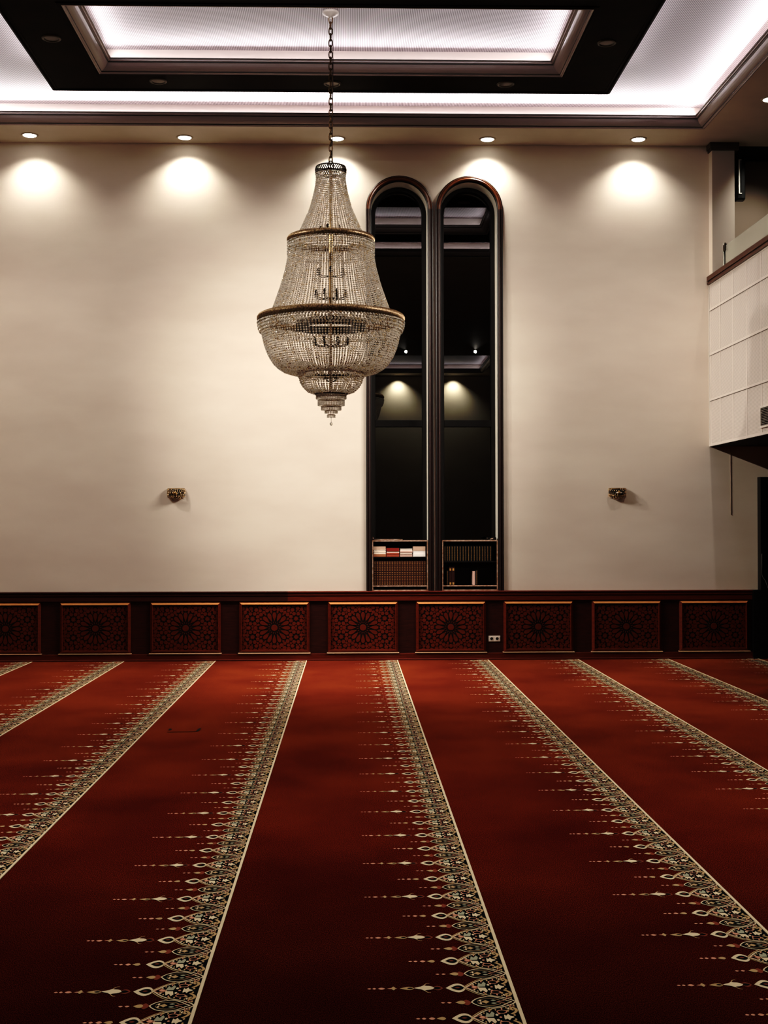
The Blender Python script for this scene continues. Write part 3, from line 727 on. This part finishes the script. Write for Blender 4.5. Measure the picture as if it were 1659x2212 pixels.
# stacks: list of (colour, kind, y top px, y bottom px) measured on the left bookcase
cy = lambda v: 1140 + v / 5.184
stacks = [
 ((140, 281), [('tan', 'spine', 211, 243, 'thick tan book on top of the leftmost pile'), ('cream', 'pages', 246, 266, 'cream book second from the top of the leftmost pile'), ('cream', 'pages', 268, 291, 'pale cream book third down in the leftmost pile'), ('brown', 'spine', 294, 321, 'brown book at the bottom of the leftmost pile')]),
 ((286, 431), [('red', 'spine', 231, 262, 'dark red book on top of the second pile'), ('white', 'pages', 264, 279, 'thin white book under the dark red one in the second pile'), ('rust', 'spine', 281, 297, 'thin rust book third down in the second pile'), ('rust', 'spine', 299, 321, 'rust brown book at the bottom of the second pile')]),
 ((434, 577), [('white', 'pages', 228, 249, 'white book on top of the third pile'), ('pink', 'spine', 261, 277, 'thin pinkish book second from the top of the third pile'), ('pink', 'pages', 279, 298, 'pinkish book third down in the third pile'), ('pink', 'spine', 300, 321, 'pinkish brown book at the bottom of the third pile')]),
 ((583, 725), [('tan', 'spine', 199, 246, 'thickest tan book on top of the rightmost pile'), ('white', 'spine', 256, 288, 'white book in the middle of the rightmost pile'), ('white', 'spine', 295, 321, 'white book at the bottom of the rightmost pile')])]
for (xa, xb), bs in stacks:
    X0 = W(780 + xa / 5.184, 1190)[0]; X1 = W(780 + xb / 5.184, 1190)[0]
    zc_ = ZM + .0005
    for col, kind, ya, yb, lb in bs[::-1]:
        h = (yb - ya + 3) / 5.184 * PX
        j = random.uniform(-.003, .003)
        ob = lying_book('lying_book', X0 + j, X1 + j - .003, zc_, zc_ + h, D + .0 + random.uniform(.004, .016), BK[col], kind)
        tag(ob, lb + ', left bookcase', 'book', 'books lying in piles in the left bookcase'); zc_ += h + .0004
def upright(w_, h_, d_, cover, style):
    q = MB(); t_ = .003
    q.box(-w_ / 2, -w_ / 2 + t_, .003, d_, 0, h_, 0); q.box(w_ / 2 - t_, w_ / 2, .003, d_, 0, h_, 0)
    # rounded spine
    n = 6; pr = [(-w_ / 2 + w_ * k / n, -.004 * math.sin(PI * k / n) + .004) for k in range(n + 1)]
    vs = [(x, y, 0) for x, y in pr] + [(x, y, h_) for x, y in pr]
    q.add(vs, [(k, k + 1, n + 2 + k, n + 1 + k) for k in range(n)], 0, True)
    q.box(-w_ / 2 + t_, w_ / 2 - t_, .005, d_ - .003, .003, h_ - .003, 1)
    def gb(x0, x1, z0, z1, mi=2): q.box(x0, x1, -.0012, .003, z0, z1, mi)
    if style == 'ornate':
        r = random.Random(5)
        for f in (.04, .10, .24, .37, .46, .53, .62, .74, .88, .955):
            gb(-w_ * .28, w_ * .28, h_ * f - .002, h_ * f + .002)
        for f in (.07, .17, .31, .68, .81, .92):
            for k in range(7):
                a = 2 * PI * k / 7; gb(w_ * .2 * math.cos(a) - .0016, w_ * .2 * math.cos(a) + .0016, h_ * f + .010 * math.sin(a) - .0016, h_ * f + .010 * math.sin(a) + .0016)
    if style == 'gilt':
        for k in range(17):
            f = .06 + .055 * k; gb(-.0022, .0022 if k % 3 else .004, h_ * f - .0035, h_ * f + .0035)
    if style == 'label':
        gb(-w_ * .32, w_ * .32, h_ * .80, h_ * .92); gb(-w_ * .32, w_ * .32, h_ * .03, h_ * .16)
    return q.build('upright_book', [cover, BK['page'], GOLD])
# ornate set on the left bookcase's lower shelf
cols = [W(780 + c_ / 5.184, 1235)[0] for c_ in range(152, 725, 28)]
wsp = (cols[1] - cols[0]) * .96; hset = (cy(637) - cy(363)) * PX
p0 = upright(wsp, hset, .22, BK['oxblood'], 'ornate')
for i, x in enumerate(cols):
    ob = p0 if i == 0 else p0.copy()
    if i: C.objects.link(ob)
    ob.location = (x + .004, D + .012, ZL + .0005)
    tag(ob, 'oxblood upright volume with gilt ornamented spine, lower shelf of the left bookcase', 'book', 'matching gilt volumes on the left lower shelf')
cols = [W(780 + c_ / 5.184, 1200)[0] for c_ in (936, 963, 989, 1016, 1047, 1077, 1108, 1140, 1170, 1202, 1233, 1265, 1296, 1327, 1357, 1386, 1416, 1448)]
wsp = (cols[3] - cols[2]) * .92; hset = (cy(380) - cy(208)) * PX
p0 = upright(wsp, hset, .2, BK['black'], 'gilt')
for i, x in enumerate(cols):
    ob = p0 if i == 0 else p0.copy()
    if i: C.objects.link(ob)
    ob.location = (x + .004, D + .012, ZM2 + .0005)
    tag(ob, 'black upright volume with thin gilt spine line, upper shelf of right bookcase', 'book', 'matching black volumes on the right upper shelf')
for cx_, hgt, wd, mt_, st, lb in ((968, 165, 28, 'black', 'gilt', 'dark book with faint ornament at the left of the right bookcase lower shelf'),
      (1001, 205, 30, 'oxblood', 'label', 'dark book with pale spine labels, left one of the pair, right bookcase lower shelf'), (1034, 205, 30, 'oxblood', 'label', 'dark book with reddish spine labels, right one of the pair, right bookcase lower shelf'),
      (1266, 158, 25, 'pink', '', 'slim pinkish white book standing on the lower shelf of the right bookcase'), (1296, 170, 24, 'black', 'gilt', 'black book beside the slim white one, right bookcase lower shelf')):
    ob = upright(wd / 5.184 * PX, hgt / 5.184 * PX, .16, BK[mt_], st); x = W(780 + cx_ / 5.184, 1240)[0]
    ob.location = (x, D + .012, ZL2 + .0005); tag(ob, lb, 'book', 'books on the right lower shelf')
# things on top of the bookcases
x0, zz = W(806, 1164); x1 = W(870, 1164)[0]
t = tag(empty('wooden_stick', (x0, D + .05, ZTB)), 'slim wooden stick with a knob lying on top of the left bookcase', 'stick')
q = MB(); q.tube([(.015, 0, .008), (x1 - x0, 0.004, .008)], [.008, .005], 8); q.build('shaft', EDGE, t)
q = MB(); q.lathe([(.0005, .0), (.012, .0), (.018, .008), (.016, .02), (.009, .028), (.011, .034), (.006, .042), (.0005, .044)], 12); q.build('knob', CAPWOOD, t)
x0, zz = W(1047, 1166); x1 = W(1075, 1166)[0]
t = tag(empty('small_case', ((x0 + x1) / 2, D + .06, ZTB2)), 'small black case with pale patches lying on top of the right bookcase', 'case')
q = MB(); q.box(-.06, .07, -.035, .05, 0, .028); q.box(-.055, .065, -.03, .045, .028, .04); q.build('case_body', BLACKPL, t)
q = MB(); q.add([(-.02, -.037, .008), (.018, -.037, .012), (.036, -.037, .027), (.004, -.037, .024)], [(0, 1, 2, 3)]); q.add([(-.058, -.037, .022), (-.036, -.037, .025), (-.05, -.037, .027)], [(0, 1, 2)]); q.build('pale_patch', BK['tan'], t)

# ------------------------------------------------------------------ wall sconces
def sconce(px, py, label, bright):
    x, z = W(px, py); t = tag(empty('wall_sconce', (x, D, z)), label, 'wall lamp', 'crystal wall sconces')
    q = MB(); q.box(-.085, .085, -.012, 0, -.055, .055); q.build('back_plate', BRASS, t)
    rx, ry = .108, .11
    def half(r, z_, n=17): return [(rx * r * math.cos(PI + PI * k / (n - 1)), ry * r * math.sin(PI + PI * k / (n - 1)) - .006, z_) for k in range(n)]
    for z_ in (.066, -.030):
        q = MB(); q.tube(half(1, z_), .006, 6); q.build('brass_band', BRASS, t)
    rng = np.random.default_rng(int(px)); cs = []; rs = []
    for r_, z_, k, br in ((1.04, .054, 15, .0085), (1.04, .034, 13, .009), (1.02, .010, 11, .013), (1.02, -.014, 12, .010), (1.0, -.034, 12, .009), (.8, -.052, 9, .009), (.55, -.064, 6, .009), (.3, -.072, 4, .008)):
        for p_ in half(r_, z_, k): cs.append(p_); rs.append(br)
    ob = beads('crystal_drop', cs, rs, [GILT, CRY_DK, PEARL], t, rng); ob['kind'] = 'stuff'
    q = MB(); q.lathe([(.0005, -.02), (.022, -.018), (.03, .0), (.022, .018), (.0005, .022)], 10, 0, (0, -ry - .008, .006)); q.build('centre_medallion', BRASS, t)
    q = MB(); q.tube([(-.035, -ry - .028, .006 if bright else .0), (.035, -ry - .028, .006 if bright else .0)], .007 if bright else .0045, 8); q.build('crystal_bar', WHITE if bright else BRASS, t)
    q = MB()
    vs = half(.93, .06) + half(.93, -.028); n = 17; q.add(vs, [(k, k + 1, n + k + 1, n + k) for k in range(n - 1)], 0, True); q.build('dark_liner', DARKMETAL, t)
sconce(381, 1067, 'small gilt crystal wall sconce on the wall left of the chandelier', False)
sconce(1333, 1066, 'small gilt crystal wall sconce on the wall right of the windows', True)

# ------------------------------------------------------------------ balcony on the right
YB0 = .28 * D
bal = struct(empty('wall_balcony', (0, 0, 0)))
zTopP = W(1533, 616)[1]; zBot = Z_BALB
PYR = XB
q = MB(); q.box(XB, XB + .16, YB0, D - .001, zBot, zTopP); q.build('parapet', PERF, bal)
q = MB()
ys = [on_x(px, 750, XB)[0] for px in (1535.7, 1556, 1583.7, 1613, 1645)]
pit = (ys[1] - ys[4]) / 3
zs_ = [W(1533, v)[1] for v in (671, 767, 865)]
yv = [ys[0]] + [ys[1] - pit * k for k in range(0, 18)]
for y_ in yv: q.box(XB - .004, XB, y_ - .019, y_ + .019, zBot, zTopP)
for z_ in zs_: q.box(XB - .0042, XB, YB0, D - .001, z_ - .016, z_ + .016)
q.box(XB - .0045, XB, YB0, D - .001, zBot, zBot + .03); q.box(XB - .0045, XB, YB0, D - .001, zTopP - .02, zTopP)
q.build('tile_joint', TILEGRID, bal)
q = MB()
for z_ in zs_: q.box(XB - .006, XB, YB0, D - .001, z_ - .018, z_ - .012)
q.build('shadow_joint', TILEDARK, bal)
q = MB(); q.box(XB - .012, XB + .01, D - .02, D - .001, zBot, zTopP); q.build('corner_bead', BALTRIM, bal)
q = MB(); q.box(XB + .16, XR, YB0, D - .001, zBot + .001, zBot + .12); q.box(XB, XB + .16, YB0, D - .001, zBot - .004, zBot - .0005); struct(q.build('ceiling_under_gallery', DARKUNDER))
q = MB(); q.box(XB - .03, XB + .19, YB0, D - .005, zTopP, zTopP + .03); q.box(XB - .02, XB + .18, YB0, D - .005, zTopP + .03, zTopP + .045); q.box(XB - .035, XB + .195, YB0, D - .005, zTopP + .045, Z_CAP + .02); struct(q.build('trim_9', CAPWOOD))
# ventilation grille
yv1, zv0 = on_x(1645.6, 925, XB); _, zv1 = on_x(1645.6, 878, XB)
t = tag(empty('vent_grille', (XB - .004, yv1, zv0)), 'white framed slatted vent grille low on the balcony front at the right edge', 'vent')
lv = .8; hv = zv1 - zv0; fw = .022
q = MB(); q.box(-.018, 0, -lv, 0, 0, fw); q.box(-.018, 0, -lv, 0, hv - fw, hv); q.box(-.018, 0, -fw, 0, fw, hv - fw); q.box(-.018, 0, -lv, -lv + fw, fw, hv - fw); q.build('grille_frame', BALTRIM, t)
q = MB(); q.box(-.003, 0, -lv + fw, -fw, fw, hv - fw); q.build('dark_duct', HOLE, t)
for k in range(11):
    z_ = fw + (hv - 2 * fw) * (k + .5) / 11
    q = MB(); q.add([(-.016, -lv + fw, z_ - .006), (-.016, -fw, z_ - .006), (-.004, -fw, z_ + .003), (-.004, -lv + fw, z_ + .003), (-.016, -lv + fw, z_ - .003), (-.016, -fw, z_ - .003), (-.004, -fw, z_ + .0045), (-.004, -lv + fw, z_ + .0045)], [(0, 1, 2, 3), (4, 5, 6, 7), (0, 1, 5, 4)]); q.build('slat', SLATM, t)
# glass balustrade
XGL = XB + .085
yp, zp = on_x(1565, 525, XGL); ztopg = on_x(1587, 516, XGL)[1]; zcap = Z_CAP + .02
t = tag(empty('glass_balustrade', (XGL, yp, zcap)), 'frosted glass balustrade with a steel post on top of the balcony', 'balustrade')
q = MB(); q.box(-.006, .006, YB0 - yp, -.06, 0, ztopg - zcap); q.build('glass_pane', GLASS, t)
q = MB(); hp = zp - zcap; q.lathe([(.0005, 0), (.05, 0), (.05, .012), (.022, .016), (.022, hp), (.0005, hp)], 16); q.build('post', CHROME, t)
q = MB(); q.box(-.02, .02, -.085, .0, hp - .11, hp - .03); q.build('glass_clamp', DARKMETAL, t)
# speaker
YS = D * 1.01
t = empty('speaker', (0, 0, 0))
xs0, zs0 = on_y(1588, 434, YS); xs1, zs1 = on_y(1608, 347, YS)
t.location = ((xs0 + xs1) / 2, YS, zs0); tag(t, 'tall slim black column speaker mounted high beside the pier', 'speaker')
w2 = (xs1 - xs0) / 2; H = zs1 - zs0
q = MB()
pr = [(-w2, 0), (-w2, -.03), (-w2 * .7, -.07), (0, -.085), (w2 * .7, -.07), (w2, -.03), (w2, 0), (w2, .05), (-w2, .05)]
n = len(pr)
q.add([(x, y, .02) for x, y in pr] + [(x, y, H - .0) for x, y in pr] + [(x * .8, y * .8, 0) for x, y in pr], [(k, (k + 1) % n, n + (k + 1) % n, n + k) for k in range(n)] + [(2 * n + k, 2 * n + (k + 1) % n, (k + 1) % n, k) for k in range(n)] + [tuple(range(n, 2 * n)), tuple(range(2 * n, 3 * n))[::-1]]); q.build('cabinet', BLACKPL, t)
q = MB(); q.box(-w2 * .62, -w2 * .38, -.088, -.07, .075, H - .01); q.box(-w2 * .62, 0, -.092, -.08, H - .018, H - .01); q.box(-w2 * .62, 0, -.092, -.08, .075, .085); q.build('grille_trim', GRILLEPALE, t)
q = MB(); q.box(-w2 - .01, -w2 * .4, .0, .08, .3 * H, .36 * H); q.build('wall_bracket', DARKMETAL, t)
# dark doorway at the right
dr = struct(empty('door_1', (0, 0, 0)))
xd, zd = W(1636, 1031)
q = MB(); q.box(xd, xd + .075, D - .13, D, 0, zd); q.box(xd + .075, xd + 1.3, D - .13, D, zd - .08, zd); q.build('door_frame', DOORDK, dr)
q = MB(); q.box(xd + .075, xd + 1.3, D - .06, D - .01, 0, zd - .08); q.box(xd + .14, xd + 1.2, D - .068, D - .06, .3, zd - .4); q.build('door_leaf', DOORDK, dr)
q = MB(); q.box(XWE, xd, D - .12, D, 0, Z_WAIN); struct(q.build('trim_8', DOORDK))
x0, z0_ = on_y(1646.7, 1246, D - .15); x1, z1_ = on_y(1660, 1272, D - .15)
q = MB(); q.tube([(x0, D - .135, z0_ + .3), (x0, D - .135, z0_ + .03), (x0 + .01, D - .136, z0_ - .0), (x0 + (x1 - x0) * .6, D - .14, (z0_ + z1_) / 2 + .02), (x1, D - .145, z1_), (x1 + .06, D - .15, z1_ - .25), (x1 + .08, D - .16, .006)], .004, 6)
tag(q.build('loose_cable', mat('grey_cable', (.16, .15, .14), .5)), 'thin grey cable hanging in front of the dark doorway', 'cable')
x0, z0_ = W(1577.5, 985); z1_ = W(1577.5, 1112)[1]
q = MB(); q.tube([(x0, D - .006, z0_ + .1), (x0, D - .006, z0_), (x0 + .002, D - .006, (z0_ + z1_) / 2), (x0 + .004, D - .006, z1_)], .0035, 6)
tag(q.build('wall_cable', mat('painted_cable', (.55, .42, .34), .6)), 'thin painted cable running down the wall under the balcony', 'cable')
# slot in the carpet
t = MB(); a0 = on_z(361, 1582, 0); a1 = on_z(425, 1580.5, 0); a2 = on_z(432, 1574, 0); a3 = on_z(369, 1575, 0)
def seam(p, q_):
    v = Vector((q_[0] - p[0], q_[1] - p[1])).normalized(); n_ = Vector((-v.y, v.x)) * .011
    t.add([(p[0] + n_.x, p[1] + n_.y, .0012), (q_[0] + n_.x, q_[1] + n_.y, .0012), (q_[0] + n_.x * -1, q_[1] - n_.y, .0052), (p[0] - n_.x, p[1] - n_.y, .0052)], [(0, 1, 2, 3)])
seam(a0, a1); seam(a1, a2); seam(a3, (a3[0] + (a0[0] - a3[0]) * .4, a3[1] + (a0[1] - a3[1]) * .4))
tag(t.build('floor_hatch', mat('hatch_slot', (.008, .004, .004), .9)), 'dark three-sided slit of a small hatch cut in the red carpet', 'floor hatch')

# ------------------------------------------------------------------ chandelier
rng = np.random.default_rng(11)
CX, CY = on_z(714, 26, Z_C)
CP = CY / F                                     # metres per pixel at the chandelier
def cz(py, px=718): return on_y(px, py, CY)[1]
ch = tag(empty('chandelier', (CX, CY, Z_C)), 'huge tiered crystal bead chandelier hanging on a long chain', 'chandelier')
def L_(py): return cz(py) - Z_C
q = MB(); q.lathe([(.0005, -.058), (.02, -.058), (.026, -.046), (.05, -.042), (.056, -.030), (.080, -.024), (.086, -.006), (.083, 0)], 28); q.build('ceiling_canopy', CANOPY, ch)
# chain
q = MB(); zt_, zb_ = -.05, L_(352); n = int((zt_ - zb_) / .062)
for i in range(n + 1):
    zc_ = zt_ - (zt_ - zb_) * (i + .5) / (n + 1); pts = []
    for k in range(12):
        a = 2 * PI * k / 12; e = .017 * math.cos(a); h = .026 * math.sin(a) + (.014 if math.sin(a) > 0 else -.014) * abs(math.sin(a)) ** .4
        pts.append((e, 0, zc_ + h) if i % 2 == 0 else (.25 * e, e, zc_ + h))
    q.tube(pts, .0058, 6, closed=True)
q.build('chain', CHAINM, ch)
q = MB(); q.tube([(.022, .012, -.05), (.024, .012, L_(140)), (.016, .012, L_(300)), (.012, .008, L_(358))], .0045, 6); q.build('power_cord', DARKMETAL, ch)
q = MB(); zh = L_(357)
q.tube([(-.026, 0, zh - .03), (-.026, 0, zh + .01), (-.018, 0, zh + .034), (0, 0, zh + .044), (.018, 0, zh + .034), (.026, 0, zh + .01), (.026, 0, zh - .03)], .007, 8)
q.tube([(-.15, 0, zh - .035), (.15, 0, zh - .035)], .006, 6); q.tube([(0, -.15, zh - .035), (0, .15, zh - .035)], .006, 6); q.build('hook', DARKMETAL, ch)
# rod
q = MB(); q.lathe([(.0005, L_(362)), (.018, L_(362)), (.018, L_(500)), (.020, L_(505)), (.020, L_(660)), (.014, L_(670)), (.014, L_(850)), (.0005, L_(850))], 12); q.build('central_rod', BRASS, ch)
def ringpts(r, z, n): return [(r * math.cos(2 * PI * k / n), r * math.sin(2 * PI * k / n), z) for k in range(n)]
# crown of slanting rods
cr = MB(); rt = 31 * CP; z0_, z1_ = L_(363), L_(371)
cr.tube(ringpts(31.0 * CP, L_(361), 40), .007, 6, closed=True); cr.tube(ringpts(32.3 * CP, L_(373.5), 40), .010, 6, closed=True)
for k in range(44):
    a = 2 * PI * k / 44; b_ = a + .22
    cr.tube([(31.8 * CP * math.cos(a), 31.8 * CP * math.sin(a), L_(361)), (33.5 * CP * math.cos((a + b_) / 2), 33.5 * CP * math.sin((a + b_) / 2), L_(367)), (32.6 * CP * math.cos(b_), 32.6 * CP * math.sin(b_), L_(373.5))], .0055, 5)
cr.build('crown_band', DARKMETAL, ch)
def ring(py, a, r, nm='bronze_ring', band=0):
    q = MB(); z = L_(py); q.tube(ringpts(a * CP, z, 96), r * CP, 12, closed=True)
    nb = int(a * 2.2)
    for k in range(nb):                       # slanting reeds on the ring
        pts = []
        for s_ in range(7):
            ph = -1.9 + s_ * .55; an = 2 * PI * k / nb + s_ * .012
            rr = a * CP + (r * CP + .0015) * math.cos(ph); pts.append((rr * math.cos(an), rr * math.sin(an), z + (r * CP + .0015) * math.sin(ph)))
        q.tube(pts, .0032, 4)
    return q.build(nm, RINGM, ch)
ring(518.5, 88, 6.6); ring(689, 151.5, 7.6)
q = MB(); q.tube(ringpts(71 * CP, L_(802.5), 64), .012, 8, closed=True); q.build('dark_hoop', DARKMETAL, ch); q = MB(); q.tube(ringpts(33 * CP, L_(851), 40), .009, 8, closed=True); q.build('dark_hoop', DARKMETAL, ch); q = MB(); q.lathe([(76 * CP, L_(694)), (76 * CP, L_(712))], 40); q.build('dark_hoop', DARKMETAL, ch)
def prof_eval(prof, n):
    P = np.array([(a * CP, L_(y)) for y, a in prof]); d = np.r_[0, np.cumsum(np.hypot(*np.diff(P, axis=0).T))]
    s_ = np.linspace(0, d[-1], n); return np.c_[np.interp(s_, d, P[:, 0]), np.interp(s_, d, P[:, 1])], d[-1]
def curtain(prof, ns, dia, material, nm, squash=1.0, wires=True):
    _, ln = prof_eval(prof, 5); n = max(3, int(ln / (dia * 1.02))); P, _ = prof_eval(prof, n); cs = []; rs = []
    for k in range(ns):
        a = 2 * PI * (k + rng.uniform(-.16, .16)) / ns
        for i, (r, z) in enumerate(P):
            cs.append((r * math.cos(a), r * math.sin(a), z)); rs.append(dia * .5 * rng.uniform(.86, 1.08))
    ob = beads(nm, cs, rs, [CRYSTAL, CRY_DK, CRY_LT], ch, rng); ob['kind'] = 'stuff'; return ob
def rows(lst, dia, nm):
    cs = []; rs = []
    for y, a in lst:
        n = int(2 * PI * a * CP / (dia * 1.18))
        for k in range(n):
            an = 2 * PI * k / n; cs.append((a * CP * math.cos(an), a * CP * math.sin(an), L_(y))); rs.append(dia * .5 * rng.uniform(.9, 1.08))
    ob = beads(nm, cs, rs, [PEARL, CRY_DK, CRY_LT], ch, rng); ob['kind'] = 'stuff'; return ob
rows([(376.5, 32), (380.5, 31.3), (384.5, 31), (388.5, 31.2)], .019, 'bead_row')
curtain([(385, 30.5), (402, 33), (418, 36), (450, 44.5), (472, 54), (494, 64), (508, 71)], 62, .0185, CRYSTAL, 'bead_curtain')
rows([(526.5, 93.2), (532.5, 93), (538.5, 93), (544.5, 93), (550, 92.8)], .024, 'bead_row')
curtain([(526, 91.5), (545, 92), (559, 93), (580, 97), (602, 103), (624, 109.5), (645, 117), (667, 125), (684, 133)], 118, .0205, CRYSTAL, 'bead_curtain')
rows([(699, 157.5), (705, 156.5), (711, 155.5), (717, 153)], .029, 'bead_row')
curtain([(698, 153), (711, 153.5), (721, 149), (732, 146.3), (743, 143.8), (754, 140.3), (765, 136), (775.6, 130.3), (786.5, 123), (795, 114), (803, 101), (807, 87), (808, 73)], 142, .0225, CRYSTAL, 'bead_curtain')
rows([(808, 71), (814, 70)], .024, 'bead_row')
curtain([(806, 69.5), (815, 69), (826, 66), (837, 59.5), (845.7, 50), (851, 34.5)], 66, .0215, CRYSTAL, 'bead_curtain')
# stepped finial tiers
for (ya, yb, a) in ((853, 863, 32), (864, 877, 28.2), (877, 887, 21), (887, 896, 13.2), (896, 904, 8.2)):
    cs = []; rs = []; n = max(10, int(2 * PI * a * CP / .017))
    for k in range(n):
        an = 2 * PI * k / n
        for j in range(int((yb - ya) / 3.2)):
            cs.append((a * CP * math.cos(an), a * CP * math.sin(an), L_(ya + 1.6 + 3.2 * j))); rs.append(.0078)
    q_ = beads('finial_tier', cs, rs, CRYSTAL, ch, rng); q_['kind'] = 'stuff'
    q = MB(); q.lathe([(a * CP, L_(ya)), (a * CP * .98, L_(ya) + .004), (a * CP * .3, L_(ya) + .005)], 32); q.build('tier_plate', RINGM, ch)
q = MB(); q.tube([(0, 0, L_(900)), (0, 0, L_(914))], .0025, 6); q.lathe([(.0005, L_(919.5)), (.008, L_(918.8)), (.0155, L_(916.2)), (.0155, L_(914.8)), (.008, L_(912.5)), (.0005, L_(911.5))], 16); q.build('drop_ball', PEARL, ch)
# candle clusters inside
for py, rad, k in ((500, 22, 5), (592, 30, 6), (640, 34, 8), (742, 38, 8), (818, 16, 4)):
    q = MB()
    for i in range(k):
        a = 2 * PI * (i + .5) / k; x, y = rad * CP * math.cos(a), rad * CP * math.sin(a); z = L_(py)
        q.tube([(0, 0, z - .02), (x * .5, y * .5, z - .028), (x * .9, y * .9, z - .02), (x, y, z)], .005, 6)
        q.lathe([(.0005, z - .004), (.024, z), (.026, z + .006), (.011, z + .01), (.011, z + .022), (.017, z + .032), (.012, z + .05), (.0005, z + .058)], 10, 0, (x, y, 0))
    q.build('candle_cluster', DARKMETAL, ch)

# ------------------------------------------------------------------ ambience
wd = bpy.data.worlds.new('world'); bpy.context.scene.world = wd; wd.use_nodes = True
wd.node_tree.nodes['Background'].inputs[0].default_value = (.0, .0, .0, 1)
sc = bpy.context.scene
sc.view_settings.view_transform = 'Standard'; sc.view_settings.look = 'None'; sc.view_settings.exposure = 0.0
sc.view_settings.use_curve_mapping = True
cm = sc.view_settings.curve_mapping; cu = cm.curves[3]
for px_, py_ in ((.03, .008), (.07, .026), (.12, .075), (.20, .165), (.36, .36), (.65, .69)): cu.points.new(px_, py_)
cm.update()
sc.cycles.use_denoising = True
sc.cycles.max_bounces = 12; sc.cycles.transmission_bounces = 12; sc.cycles.diffuse_bounces = 5; sc.cycles.sample_clamp_indirect = 6
